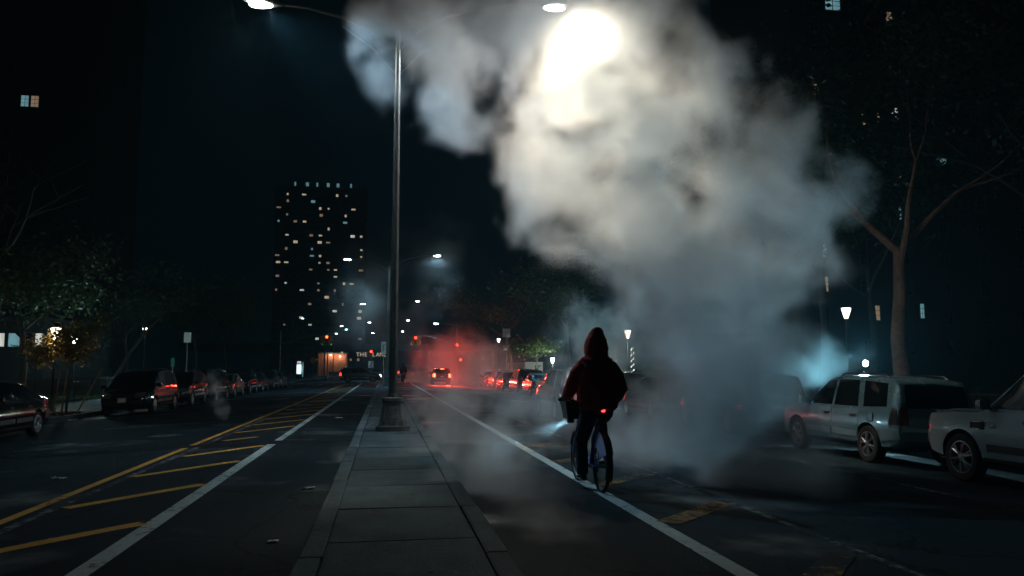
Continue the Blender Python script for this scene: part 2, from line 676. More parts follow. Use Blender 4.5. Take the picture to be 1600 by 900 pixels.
# raised median: kerb stones and slabs
MX0, MX1 = -0.60, 0.93
medb = MB().box((0.165, 37.5, 0.055), (1.44, 83.0, 0.11))
median = tag(medb.build('median', M['concrete2']), kind='structure')
slabs = {}
y = -4.0
i = 0
while y < 78.4:
    w = 1.5
    key = i % 4
    if key not in slabs:
        sm_ = MB().box((0, 0, 0), (MX1 - MX0 - 0.36 - 0.012, w - 0.022, 0.08), bev=0.006)
        slabs[key] = sm_.mesh('slab', M['concrete'] if key != 2 else M['concrete2'])
    o = link('slab', slabs[key], median)
    o.location = ((MX0 + MX1) / 2, y + w / 2, 0.108 + rng.uniform(-0.004, 0.004))
    o.rotation_euler = (rng.uniform(-0.003, 0.003), rng.uniform(-0.004, 0.004), 0)
    y += w
    i += 1
ks = MB().box((0, 0, 0), (0.172, 1.985, 0.30), bev=0.018).mesh('kerb_stone', M['granite'])
ks2 = MB().box((0, 0, 0), (0.172, 1.985, 0.30), bev=0.022).mesh('kerb_stone', M['concrete2'])
for sx in (MX0 + 0.09, MX1 - 0.09):
    y = -4.0
    while y < 78.4:
        o = link('kerb_stone', ks if sx < 0 else ks2, median)
        o.location = (sx + rng.uniform(-0.006, 0.006), y + 1.0, 0.006 + rng.uniform(-0.006, 0.004))
        o.rotation_euler = (0, 0, rng.uniform(-0.003, 0.003))
        y += 2.0
nose = MB()
nose.loft([[Vector((0.165 + 0.765 * math.cos(a), 78.5 + 0.75 * math.sin(a), z)) for a in [PI * q / 10 for q in range(11)]] for z in (-0.10, 0.13, 0.15)], cap=True)
nose.build('median_nose', M['granite'], median, fix=True)

# pavements with kerb stones; the near stretch on the left is slabbed
PT = rz(EDGE) + 0.15


def pavement(x0, x1, y0, y1, name='pavement'):
    o = MB().box(((x0 + x1) / 2, (y0 + y1) / 2, PT - 0.15), (abs(x1 - x0), y1 - y0, 0.28), bev=0.01).build(name, M['concrete2'])
    return tag(o, kind='structure')


pl = pavement(-15.6, -EDGE - 0.18, -14, 82.4)
pr = pavement(EDGE + 0.18, 15.8, -14, 82.4)
plf = pavement(-15.6, -EDGE - 0.18, 99.6, 230)
prf = pavement(EDGE + 0.18, 15.8, 99.6, 300)
for (sx, par, y0, y1) in ((-EDGE - 0.09, pl, 14, 82), (EDGE + 0.09, pr, 6, 82), (-EDGE - 0.09, plf, 100, 228)):
    st = 2.0 if y1 < 100 else 8.0
    kk = ks if st == 2.0 else MB().box((0, 0, 0), (0.172, 7.98, 0.30), bev=0.018).mesh('kerb_stone', M['granite'])
    y = y0
    while y < y1:
        o = link('kerb_stone', kk, par)
        o.location = (sx, y + st / 2, PT - 0.135 + rng.uniform(-0.005, 0.005))
        y += st
ps = [MB().box((0, 0, 0), (1.35, 1.48, 0.08), bev=0.008).mesh('slab', M[c]) for c in ('concrete', 'concrete2')]
for ix in range(3):
    for iy in range(26):
        if ix == 0 and iy in (9, 10):
            continue
        o = link('slab', ps[rng.random() < 0.35], pl)
        o.location = (-EDGE - 0.88 - ix * 1.37, 18.75 + iy * 1.5, PT - 0.035 + rng.uniform(-0.004, 0.004))
tp = MB()
for i in range(260):
    a, q = rng.uniform(0, 2 * PI), math.sqrt(rng.random())
    c = (-12.2 + 0.68 * q * math.cos(a), 33.0 + 1.4 * q * math.sin(a), PT - 0.02 + rng.random() * 0.045)
    tp.box(c, (rng.uniform(0.04, 0.14), rng.uniform(0.03, 0.08), 0.03), Matrix.Rotation(rng.uniform(0, 6), 3, 'Z') @ Matrix.Rotation(rng.uniform(-.5, .5), 3, 'X'))
tag(tp.build('bark_mulch', M['mulch'], smooth=None), 'dark bark mulch heaped round the staked young tree', 'mulch', kind='stuff')
lawn = MB()
lawn.add([(-60, 10, PT - 0.02), (-15.6, 10, PT - 0.02), (-15.6, 82, PT - 0.02), (-60, 82, PT - 0.02)], [(0, 1, 2, 3)])
tag(lawn.build('lawn', M['grass']), kind='structure')
gb = MB()
for i in range(16000):
    x, y = -15.7 - abs(rng.gauss(0, 2.2)), rng.uniform(24, 52)
    h, a = rng.uniform(0.05, 0.14), rng.uniform(0, PI)
    dx, dy = math.cos(a) * 0.012, math.sin(a) * 0.012
    gb.add([(x - dx, y - dy, PT - 0.03), (x + dx, y + dy, PT - 0.03), (x + rng.uniform(-.05, .05), y + rng.uniform(-.05, .05), PT + h)], [(0, 1, 2)])
tag(gb.build('grass_blades', M['grass']), 'short green grass behind the iron railing on the left', 'grass', kind='stuff')

# ---------------------------------------------------------------- vehicles
def lerp_keys(keys, x):
    if x <= keys[0][0]:
        return keys[0][1]
    for (a, b), (c, d) in zip(keys, keys[1:]):
        if x <= c:
            return b + (d - b) * (x - a) / (c - a)
    return keys[-1][1]


TYPES = dict(
    suv=dict(top=[(-2.22, .80), (-2.18, 1.00), (-2.03, 1.50), (-1.93, 1.585), (-1.75, 1.615), (-1.2, 1.64), (-.3, 1.645), (.10, 1.615), (.30, 1.56), (1.02, 1.10), (1.12, 1.075), (1.6, 1.03), (1.95, .95), (2.12, .86), (2.2, .72), (2.22, .62)],
             belt=1.00, wid=[(-2.22, .76), (-2.15, .83), (-2.0, .875), (-1.6, .89), (1.55, .89), (1.9, .855), (2.1, .78), (2.22, .62)],
             bot=[(-2.22, .46), (-2.12, .36), (-1.9, .27), (1.85, .26), (2.1, .30), (2.22, .40)],
             wheels=(1.31, -1.31), rw=.345, roofw=.80,
             wins=[[(.90, 1.04), (-.06, 1.04), (.30, 1.50), (-.06, 1.555)], [(-.15, 1.04), (-.98, 1.04), (-.15, 1.555), (-.86, 1.55)], [(-1.16, 1.045), (-1.86, 1.07), (-1.04, 1.545), (-1.76, 1.50)]],
             doors=[(.92, -.08), (-.11, -1.02)], shield=(1.12, .70, 1.54, .60), rearwin=(1.06, .66, 1.48, .58), tail=(-2.16, -1.97, .74, 1.07), head=(.70, .84, .42, .76), rails=True, sill=.36),
    boxy=dict(top=[(-2.38, .85), (-2.34, 1.05), (-2.2, 1.55), (-2.1, 1.70), (-1.6, 1.77), (-.2, 1.79), (.15, 1.77), (.32, 1.72), (.98, 1.20), (1.08, 1.165), (1.7, 1.145), (2.15, 1.10), (2.27, 1.03), (2.35, .85), (2.38, .66)],
              belt=1.12, wid=[(-2.38, .82), (-2.2, .93), (-1.8, .965), (1.8, .965), (2.15, .94), (2.3, .87), (2.38, .76)],
              bot=[(-2.38, .5), (-2.2, .36), (-1.9, .30), (1.9, .30), (2.2, .36), (2.38, .46)],
              wheels=(1.42, -1.38), rw=.375, roofw=.82,
              wins=[[(.86, 1.17), (-.10, 1.17), (.30, 1.66), (-.10, 1.70)], [(-.20, 1.17), (-1.12, 1.17), (-.20, 1.70), (-1.08, 1.70)], [(-1.24, 1.17), (-2.0, 1.2), (-1.2, 1.69), (-1.9, 1.62)]],
              doors=[(.88, -.13), (-.16, -1.16)], shield=(1.2, .76, 1.69, .66), rearwin=(1.2, .72, 1.62, .64), tail=(-2.33, -2.14, .78, 1.12), head=(.80, .98, .50, .86), rails=False, sill=.42),
    van=dict(top=[(-2.5, .82), (-2.46, 1.02), (-2.3, 1.52), (-2.18, 1.64), (-1.7, 1.71), (-.2, 1.74), (.45, 1.68), (.70, 1.58), (1.62, 1.06), (1.75, 1.02), (2.15, .92), (2.4, .80), (2.5, .62)],
             belt=1.02, wid=[(-2.5, .82), (-2.35, .92), (-1.9, .97), (1.6, .97), (2.1, .91), (2.38, .80), (2.5, .66)],
             bot=[(-2.5, .45), (-2.35, .30), (-2.0, .22), (2.0, .20), (2.35, .24), (2.5, .36)],
             wheels=(1.55, -1.5), rw=.335, roofw=.82,
             wins=[[(1.40, 1.07), (.36, 1.07), (.72, 1.50), (.36, 1.60)], [(.27, 1.07), (-.90, 1.07), (.27, 1.60), (-.90, 1.63)], [(-1.0, 1.07), (-2.1, 1.1), (-1.0, 1.63), (-2.02, 1.54)]],
             doors=[(1.30, .33), (.30, -.94)], shield=(1.10, .74, 1.60, .66), rearwin=(1.08, .74, 1.55, .64), tail=(-2.45, -2.28, .80, 1.20), head=(.66, .84, .42, .82), rails=True, sill=.34),
    sedan=dict(top=[(-2.38, .80), (-2.33, .95), (-2.2, 1.03), (-1.75, 1.08), (-1.60, 1.09), (-.95, 1.39), (-.6, 1.45), (0, 1.475), (.3, 1.44), (.48, 1.39), (1.22, .99), (1.35, .96), (1.9, .86), (2.2, .75), (2.35, .60)],
               belt=.93, wid=[(-2.38, .72), (-2.2, .84), (-1.8, .90), (1.5, .91), (2.0, .84), (2.25, .72), (2.35, .58)],
               bot=[(-2.38, .42), (-2.2, .28), (-1.9, .20), (1.9, .18), (2.2, .22), (2.35, .34)],
               wheels=(1.42, -1.36), rw=.325, roofw=.78,
               wins=[[(1.05, .97), (.02, .97), (.48, 1.33), (.02, 1.38)], [(-.07, .97), (-.96, .98), (-.07, 1.38), (-.80, 1.34)], [(-1.03, .99), (-1.40, 1.02), (-.90, 1.31), (-1.10, 1.24)]],
               doors=[(1.05, -.01), (-.04, -1.02)], shield=(1.00, .68, 1.38, .58), rearwin=(1.12, .64, 1.36, .56), tail=(-2.32, -2.12, .72, .93), head=(.62, .76, .40, .72), rails=False, sill=.32),
)


def wheel_meshes(rw):
    n = 28
    t = MB()
    prof = [(rw * .66, -.09), (rw * .80, -.108), (rw * .95, -.10), (rw, -.07), (rw, .07), (rw * .95, .10), (rw * .80, .108), (rw * .66, .09), (rw * .60, 0)]
    rings = [[Vector((r_ * math.cos(2 * PI * k / n), h, r_ * math.sin(2 * PI * k / n))) for k in range(n)] for r_, h in prof]
    t.loft(rings + [rings[0]], cap=False)
    tyre = t.mesh('tyre', M['rubber'])
    r = MB()
    rr = rw * .68
    rings = [[Vector((a * math.cos(2 * PI * k / n), h, a * math.sin(2 * PI * k / n))) for k in range(n)] for a, h in ((rr, .075), (rr, .098), (rr * .93, .100), (rr * .88, .075), (rr * .86, -.06), (rr, -.06))]
    r.loft(rings + [rings[0]], cap=False)
    for i in range(6):
        a = 2 * PI * i / 6
        for da, w in ((-.16, .028), (.16, .028)):
            c0 = Vector((math.cos(a) * rr * .24, .086, math.sin(a) * rr * .24))
            c1 = Vector((math.cos(a + da) * rr * .92, .082, math.sin(a + da) * rr * .92))
            r.tube([c0, (c0 + c1) / 2 + Vector((0, .006, 0)), c1], [.024, .021, .019], 5)
    r.lathe([(rr * .30, .055), (rr * .30, .092), (rr * .2, .10), (.01, .102)], 14, 'y')
    r.f = r.f
    rim = r.mesh('rim', M['alloy'])
    d = MB().lathe([(rr * .86, -.02), (rr * .86, .02)], 20, 'y')
    disc = d.mesh('brake_disc', M['black'])
    for me in (tyre, rim, disc):
        bm = bmesh.new(); bm.from_mesh(me); bmesh.ops.recalc_face_normals(bm, faces=bm.faces[:]); bm.to_mesh(me); bm.free()
        me.shade_smooth(); me.set_sharp_from_angle(angle=R(35))
    return tyre, rim, disc


def car_body(T):
    xs_ = sorted(set([k[0] for kk in ('top', 'wid', 'bot') for k in T[kk]] + [x / 8 for x in range(-18, 19)]))
    x0, x1 = T['top'][0][0], T['top'][-1][0]
    xs_ = [x for x in xs_ if x0 <= x <= x1]
    xs2 = []
    for x in xs_:
        if not xs2 or x - xs2[-1] > .012:
            xs2.append(x)
    rings = []
    for x in xs2:
        zt, w, zb = lerp_keys(T['top'], x), lerp_keys(T['wid'], x), lerp_keys(T['bot'], x)
        zt = max(zt, zb + .2)
        belt = min(T['belt'] - .02 * (x / 2), zt - .07)
        t = max(0, min(1, (zt - T['belt'] - .05) / .45))
        wt = w * (.90 + (T['roofw'] - .90) * t)
        wb = w * .965
        zm = zb + (belt - zb) * .30
        zs = zb + (belt - zb) * .74
        half = [(0, zb), (w * .80, zb), (w * .955, zb + .07), (w * .985, zm), (w, zs * .6 + zm * .4), (w * .992, zs), (wb, belt), (wb + (wt - wb) * .5, belt + (zt - .055 - belt) * .52), (wt, zt - .055), (wt * .93, zt - .018), (wt * .72, zt), (0, zt + .022 * (0.4 + t))]
        ring = [Vector((x, a, z)) for a, z in half] + [Vector((x, -a, z)) for a, z in half[-2:0:-1]]
        rings.append(ring)
    b = MB()
    b.loft(rings)
    me = b.mesh('body', M['dark'])
    bm = bmesh.new(); bm.from_mesh(me); bmesh.ops.recalc_face_normals(bm, faces=bm.faces[:]); bm.to_mesh(me); bm.free()
    bvh = BVHTree.FromPolygons([v.co.copy() for v in me.vertices], [tuple(p.vertices) for p in me.polygons])
    # wheel arches cut out of the body, liner in black
    tmp = bpy.data.objects.new('tmp', me)
    COL.objects.link(tmp)
    me.materials.append(M['black'])
    cm = MB()
    for wx in T['wheels']:
        for s in (-1, 1):
            cm.lathe([(T['rw'] * 1.17, s * .60), (T['rw'] * 1.17, s * 1.2)] if s > 0 else [(T['rw'] * 1.17, -1.2), (T['rw'] * 1.17, -.60)], 30, 'y', (wx, 0, T['rw'] + .005))
    cme = cm.mesh('cut', M['black'])
    bm = bmesh.new(); bm.from_mesh(cme); bmesh.ops.recalc_face_normals(bm, faces=bm.faces[:]); bm.to_mesh(cme); bm.free()
    cut = bpy.data.objects.new('cut', cme)
    COL.objects.link(cut)
    md = tmp.modifiers.new('b', 'BOOLEAN')
    md.object = cut
    md.operation = 'DIFFERENCE'
    md.solver = 'EXACT'
    md.material_mode = 'TRANSFER'
    dg = bpy.context.evaluated_depsgraph_get()
    out = bpy.data.meshes.new_from_object(tmp.evaluated_get(dg))
    bpy.data.objects.remove(tmp)
    bpy.data.objects.remove(cut)
    out.name = 'body'
    return out, bvh


def patch(bvh, quad, axis, nx=8, nz=4, off=.006, thick=.008):
    """curved panel projected on the body. quad = b0,b1,t0,t1; axis 'L','R','F','B' tells the side it is seen from"""
    vs, ok = [], True
    for lay in (off, off - thick):
        for j in range(nz + 1):
            for i in range(nx + 1):
                u, v = i / nx, j / nz
                lo = Vector(quad[0]).lerp(Vector(quad[1]), u)
                hi = Vector(quad[2]).lerp(Vector(quad[3]), u)
                p = lo.lerp(hi, v)
                if axis in 'LR':
                    s = 1 if axis == 'L' else -1
                    o_, d_ = Vector((p.x, 4 * s, p.y)), Vector((0, -s, 0))
                else:
                    s = 1 if axis == 'F' else -1
                    o_, d_ = Vector((5 * s, p.x, p.y)), Vector((-s, 0, 0))
                loc, nor, idx, dist = bvh.ray_cast(o_, d_)
                if loc is None:
                    return None
                if nor.dot(d_) > 0:
                    nor = -nor
                vs.append(loc + nor * lay)
    n = (nx + 1) * (nz + 1)
    fs = []
    for j in range(nz):
        for i in range(nx):
            a = j * (nx + 1) + i
            q = (a, a + 1, a + nx + 2, a + nx + 1)
            fs.append(q)
            fs.append(tuple(k_ + n for k_ in reversed(q)))
    edge = [i for i in range(nx + 1)] + [j * (nx + 1) + nx for j in range(1, nz + 1)] + [nz * (nx + 1) + i for i in range(nx - 1, -1, -1)] + [j * (nx + 1) for j in range(nz - 1, 0, -1)]
    for a, b in zip(edge, edge[1:] + edge[:1]):
        fs.append((a, a + n, b + n, b))
    return MB().add(vs, fs)


def make_car(T, paint_m, name, detail=2):
    root = empty(name)
    me, bvh = car_body(T)
    me.materials[0] = paint_m
    body = link('body', me, root, 32)
    body.material_slots[0].link = 'OBJECT'
    body.material_slots[0].material = paint_m
    painted = [body]

    def pp(nm, quad, axis, m, par=root, nx=8, nz=4, off=.006, th=.008):
        b = patch(bvh, quad, axis, nx, nz, off, th)
        if b is None:
            return None
        return b.build(nm, m, par, 40, fix=True)

    for s in 'LR':
        for q in T['wins']:
            pp('side_window', q, s, M['glass'], nx=8, nz=5, off=.005, th=.012)
        for (a, b_) in T['doors']:
            d = pp('door', [(a, T['sill'] + .02), (b_, T['sill'] + .02), (a, T['belt'] - .005), (b_, T['belt'] - .005)], s, paint_m, nx=8, nz=8, off=.006, th=.012)
            if d:
                d.material_slots[0].link = 'OBJECT'
                d.material_slots[0].material = paint_m
                painted.append(d)
                hz = T['belt'] - .13
                hx = b_ + .17
                loc, nor, i_, di = bvh.ray_cast(Vector((hx, 4 if s == 'L' else -4, hz)), Vector((0, -1 if s == 'L' else 1, 0)))
                if loc:
                    sg = 1 if s == 'L' else -1
                    h = MB().box((hx, loc.y + sg * .004, hz), (.21, .018, .055), bev=.007)
                    h.tube([(hx - .09, loc.y + sg * .02, hz), (hx, loc.y + sg * .045, hz + .008), (hx + .09, loc.y + sg * .02, hz)], .012, 6)
                    h.build('door_handle', M['dark'], d)
                lo = T['sill'] + .10
                pp('door_moulding', [(a - .03, lo), (b_ + .03, lo), (a - .03, lo + .11), (b_ + .03, lo + .11)], s, M['moulding'], d, 8, 2, .016, .012)
        x0_, x1_, z0_, z1_ = T['tail']
        pp('tail_light', [(x1_, z0_), (x0_, z0_ + .02), (x1_ - .05, z1_), (x0_ + .05, z1_)], s, M['lens_dark'], nx=5, nz=5, off=.012, th=.02)
        pp('sill', [(T['wheels'][0] - T['rw'] * 1.22, T['sill'] - .09), (T['wheels'][1] + T['rw'] * 1.22, T['sill'] - .09), (T['wheels'][0] - T['rw'] * 1.22, T['sill']), (T['wheels'][1] + T['rw'] * 1.22, T['sill'])], s, M['dark'], nx=10, nz=2, off=.012, th=.012)
        sg = 1 if s == 'L' else -1
        ax = T['wins'][0][0][0] - .06
        loc, nor, i_, di = bvh.ray_cast(Vector((ax, 4 * sg, T['belt'] + .02)), Vector((0, -sg, 0)))
        wy = abs(loc.y) if loc else .85
        mi = MB().box((ax + .02, sg * (wy + .12), T['belt'] + .10), (.11, .19, .15), bev=.035)
        mi.tube([(ax + .02, sg * (wy - .02), T['belt'] + .03), (ax + .02, sg * (wy + .07), T['belt'] + .07)], .022, 6)
        mr = mi.build('mirror', paint_m, root, 40)
        mr.material_slots[0].link = 'OBJECT'
        mr.material_slots[0].material = paint_m
        painted.append(mr)
        if T['rails']:
            zt = [(x, lerp_keys(T['top'], x)) for x in (-1.6, -.9, -.1)]
            y_ = sg * .62
            MB().tube([(-1.62, y_, zt[0][1] - .02), (-1.5, y_, zt[0][1] + .05), (-.8, y_, zt[1][1] + .055), (-.15, y_, zt[2][1] + .05), (0.0, y_, zt[2][1] - .03)], .017, 6).build('roof_rail', M['dark'], root, 40)
    h0, h1, y0_, y1_ = T['head']
    for sg in (-1, 1):
        pp('headlight', [(sg * y1_, h0 + .02), (sg * y0_, h0), (sg * (y1_ - .04), h1 + .02), (sg * y0_, h1)], 'F', M['lens_clear'], nx=6, nz=4, off=.010, th=.02)
        pp('tail_light', [(sg * .80, T['tail'][2]), (sg * .64, T['tail'][2]), (sg * .76, T['tail'][3]), (sg * .64, T['tail'][3])], 'B', M['lens_red'], nx=4, nz=5, off=.010, th=.02)
    a0, a1, b0, b1 = T['shield']
    pp('windshield', [(-a1, a0), (a1, a0), (-b1, b0), (b1, b0)], 'F', M['glass'], nx=10, nz=6, off=.005, th=.012)
    a0, a1, b0, b1 = T['rearwin']
    pp('rear_window', [(-a1, a0), (a1, a0), (-b1, b0), (b1, b0)], 'B', M['glass'], nx=10, nz=6, off=.005, th=.012)
    hz = (h0 + h1) / 2
    pp('grille', [(-.36, hz - .10), (.36, hz - .10), (-.38, hz + .06), (.38, hz + .06)], 'F', M['dark'], nx=8, nz=3, off=.012, th=.02)
    pp('front_bumper', [(-.72, .44), (.72, .44), (-.70, .58), (.70, .58)], 'F', M['dark'], nx=10, nz=3, off=.03, th=.05)
    pp('rear_bumper', [(-.78, .48), (.78, .48), (-.78, .64), (.78, .64)], 'B', M['moulding'], nx=10, nz=3, off=.04, th=.06)
    for s in 'LR':
        xe = T['top'][0][0]
        pp('bumper_corner', [(T['wheels'][1] - T['rw'] * 1.22, .44), (xe + .05, .50), (T['wheels'][1] - T['rw'] * 1.22, .66), (xe + .05, .68)], s, M['moulding'], nx=6, nz=3, off=.02, th=.03)
    pp('license_plate', [(-.155, .50), (.155, .50), (-.155, .65), (.155, .65)], 'F', M['plate'], nx=2, nz=2, off=.055, th=.02)
    pp('license_plate', [(-.155, .72), (.155, .72), (-.155, .87), (.155, .87)], 'B', M['plate'], nx=2, nz=2, off=.02, th=.02)
    tyre, rim, disc = wheel_meshes(T['rw'])
    ymax = lerp_keys(T['wid'], 0) - .115
    for wx in T['wheels']:
        for s in (1, -1):
            t = link('wheel', tyre, root)
            t.location = (wx, s * ymax, T['rw'])
            t.rotation_euler = (0, rng.uniform(0, 6), 0 if s > 0 else PI)
            link('rim', rim, t)
            link('brake_disc', disc, t)
    return root, painted, bvh


def repaint(root, paint_m):
    def rec(o):
        for ch in o.children:
            if ch.name.split('.')[0] in ('body', 'door', 'mirror') and ch.material_slots:
                ch.material_slots[0].link = 'OBJECT'
                ch.material_slots[0].material = paint_m
            rec(ch)
    rec(root)


M['moulding'] = mat('dark_moulding', (0.045, 0.046, 0.047), 0.4, 0.1)
PAINT = dict(silver=paint('paint_silver', (0.23, 0.41, 0.49), .55, .25), white=paint('paint_white', (0.38, 0.46, 0.48), 0, .22),
             black=paint('paint_black', (0.006, 0.007, 0.008), 0, .10), navy=paint('paint_navy', (0.010, 0.018, 0.035), .2, .12),
             grey=paint('paint_grey', (0.05, 0.055, 0.06), .5, .16), beige=paint('paint_beige', (0.22, 0.20, 0.17), .5, .2),
             maroon=paint('paint_maroon', (0.05, 0.01, 0.01), .3, .14), red=paint('paint_red', (0.28, 0.02, 0.015), .3, .25), green=paint('paint_green', (0.02, 0.045, 0.035), .4, .3))

LEFT, RIGHT = -PI / 2, PI / 2
PROTO = {}


def place_car(kind, colour, x, y, heading, label, group, cat='car', roll=R(2.5), name='parked_car'):
    if kind not in PROTO:
        root, _, bvh = make_car(TYPES[kind], PAINT[colour], name)
        PROTO[kind] = root
    else:
        root = copy_tree(PROTO[kind])
        root.name = name
        repaint(root, PAINT[colour])
    root.location = (x, y, rz(x) + 0.004)
    root.rotation_euler = (roll, 0, heading)
    tag(root, label, cat, group)
    return root

# ---------------------------------------------------------------- street lamps on the median
def lamp_head(parent, x, z, sgn, lens_m, watts, col, light=True, cone=168):
    h = MB()
    rings = []
    for t, w, hh in ((0, .05, .05), (.08, .07, .07), (.20, .16, .10), (.55, .18, .11), (.78, .13, .08), (.86, .04, .03)):
        cx = x + sgn * t
        rings.append([Vector((cx, w * math.cos(2 * PI * k / 12), z + t * .10 + hh * (math.sin(2 * PI * k / 12) * (1.0 if math.sin(2 * PI * k / 12) > 0 else .45)))) for k in range(12)])
    h.loft(rings)
    hd = h.build('lamp_head', M['grey_metal'], parent, 40, fix=True)
    l = MB().ball((x + sgn * .46, 0, z - .02), (.26, .13, .055), 14, 7)
    l.build('lens', lens_m, hd, 60, fix=True)
    if light:
        spot_light('lamp_light', hd, (x + sgn * .46, 0, z - .10), (0, 0, 0), watts, col, cone, .7, .16)
    return hd


def median_lamp(name, label, watts_l, watts_r, col_l, col, lens_l, lens_r):
    r = empty(name, label=label, cat='street lamp', group='twin street lamps along the median')
    b = MB()
    rings = []
    for z, s in ((0, .36), (.10, .36), (.105, .315), (.14, .30), (.60, .225), (.64, .24), (.70, .235), (.72, .15)):
        c = s * .30
        ring = []
        for (a, b_) in ((1, 1), (-1, 1), (-1, -1), (1, -1)):
            for (u, v) in (((s, s - c), (s - c, s)) if a * b_ > 0 else ((s - c, s), (s, s - c))):
                ring.append(Vector((a * u, b_ * v, z)))
        rings.append(ring)
    b.loft(rings)
    base = b.build('base', M['base'], r, 25, fix=True)
    for (x, y) in ((-.20, -.274), (.20, -.274)):
        MB().lathe([(.035, -.02), (.035, .02), (.02, .03)], 8, 'y', (x, y - .02, .20)).build('bolt', M['grey_metal'], base)
    dr = MB().box((0, -.272, .40), (.20, .025, .26), Matrix.Rotation(R(-9), 3, 'X'), .006)
    dr.build('hand_hole_cover', M['base'], base)
    p = MB()
    p.tube([(0, 0, .70), (0, 0, 3), (0, 0, 6), (0, 0, 8.9)], [.105, .092, .076, .062], 8, turn=PI / 8)
    p.build('pole', M['pole'], r, 20, fix=True)
    MB().lathe([(.07, 8.88), (.075, 8.95), (.05, 9.02), (.01, 9.08)], 12).build('finial', M['pole'], r, 40, fix=True)
    MB().lathe([(.115, .70), (.125, .74), (.105, .80)], 12).build('collar', M['base'], r, 40, fix=True)
    for sg, w, lm, cl, ex, ez in ((-1, watts_l, lens_l, col_l, 0.0, 0.0), (1, watts_r, lens_r, col, .60, .42)):
        a = MB().tube([(sg * .05, 0, 8.65), (sg * .5, 0, 8.98 + ez * .3), (sg * 1.2, 0, 9.28 + ez * .6), (sg * (2.0 + ex), 0, 9.46 + ez), (sg * (2.65 + ex), 0, 9.50 + ez)], [.042, .04, .036, .032, .03], 8)
        a.tube([(sg * .05, 0, 8.05), (sg * .55, 0, 8.60), (sg * 1.25, 0, 9.08)], .016, 6)
        arm = a.build('arm', M['pole'], r, 40, fix=True)
        lamp_head(arm, sg * (2.6 + ex), 9.48 + ez, sg, lm, w, cl, True, 168 if sg > 0 else 124)
    return r


WARM = (1.0, 0.80, 0.57)
COOL = cool((0.66, 0.93, 1.0))
ml = median_lamp('street_lamp', 'twin-armed street lamp rising beside the bike lane into the steam', 330, 1000, cool((.66, .9, 1.0)), (.90, .92, .95), M['lamp_warm'], M['lamp_warm'])
for ch in ml.children:
    if ch.name.startswith('arm'):
        for h_ in ch.children:
            if h_.name.startswith('lamp_head') and h_.data.vertices[0].co.x < 0:
                d_ = Vector((8.2, -7.0, -8.4))
                spot_light('lamp_light', h_, (-3.0, 0, 9.36), d_.to_track_quat('-Z', 'Y').to_euler(), 2000, cool((.66, .86, 1.0)), 46, 1.0, .16)  # added beam, aimed across the road to light the lower plume and rider
            if h_.name.startswith('lamp_head') and h_.data.vertices[0].co.x > 0:
                # extra spot added to this head, aimed to brighten the steam plume
                d_ = Vector((1.5, -6.2, -7.7))
                spot_light('lamp_light', h_, (3.66, 0, 9.78), d_.to_track_quat('-Z', 'Y').to_euler(), 8200, WARM, 68, 1.0, .16)
ml.location = (0.19, 17.82, 0.148)
ml['label'] = 'nearest tall twin-armed street lamp on a box base on the median'
for (yy, lab, f) in ((60.5, 'second twin street lamp on the median, half hidden behind the nearest pole', .9), (101.0, 'third twin street lamp on the median, just past the junction', .8), (142.0, 'fourth twin street lamp, beyond the junction', .5), (185.0, 'farthest twin street lamp, near the overpass', .5)):
    if yy == 60.5:
        o = median_lamp('street_lamp', lab, 1100, 1100, COOL, COOL, M['lamp_cool'], M['lamp_cool'])
        far_lamp = o
    else:
        o = copy_tree(far_lamp)
        o['label'] = lab
    o.location = (0.19 if yy < 80 else 0.3, yy, 0.148 if yy < 80 else 0.0)
sgn_ = MB()   # flag sign on the second pole


# ---------------------------------------------------------------- traffic signals
def signal_head(parent, loc, facing, lit, name='signal_head', small=False):
    """three-lens yellow head; facing = rotation about z, 0 looks towards -y"""
    h = empty(name) if False else None
    b = MB().box((0, 0, 0), (.34, .22, 1.02), bev=.03)
    hd = b.build(name, M['sign_yellow'], parent, 40)
    hd.location = loc
    hd.rotation_euler = (0, 0, facing)
    for i, z in enumerate((.32, 0, -.32)):
        on = lit == i
        m = M['sig_off'] if not on else (M['sig_red'] if i == 0 else M['sig_green'])
        ls = MB().lathe([(.125, 0), (.11, -.035), (.06, -.055), (.01, -.06)], 14, 'y', (0, -.11, z)).build('lens', m, hd, 50, fix=True)
        v = MB()
        rings = []
        for yv in (-.11, -.33):
            ring = [Vector((.14 * math.cos(a), yv, z + .14 * math.sin(a))) for a in [R(-25) + R(230) * q / 12 for q in range(13)]]
            ring += [Vector((.132 * math.cos(a), yv, z + .132 * math.sin(a))) for a in [R(-25) + R(230) * q / 12 for q in range(12, -1, -1)]]
            rings.append(ring)
        v.loft(rings).build('visor', M['sign_yellow'], hd, 30, fix=True)
    return hd


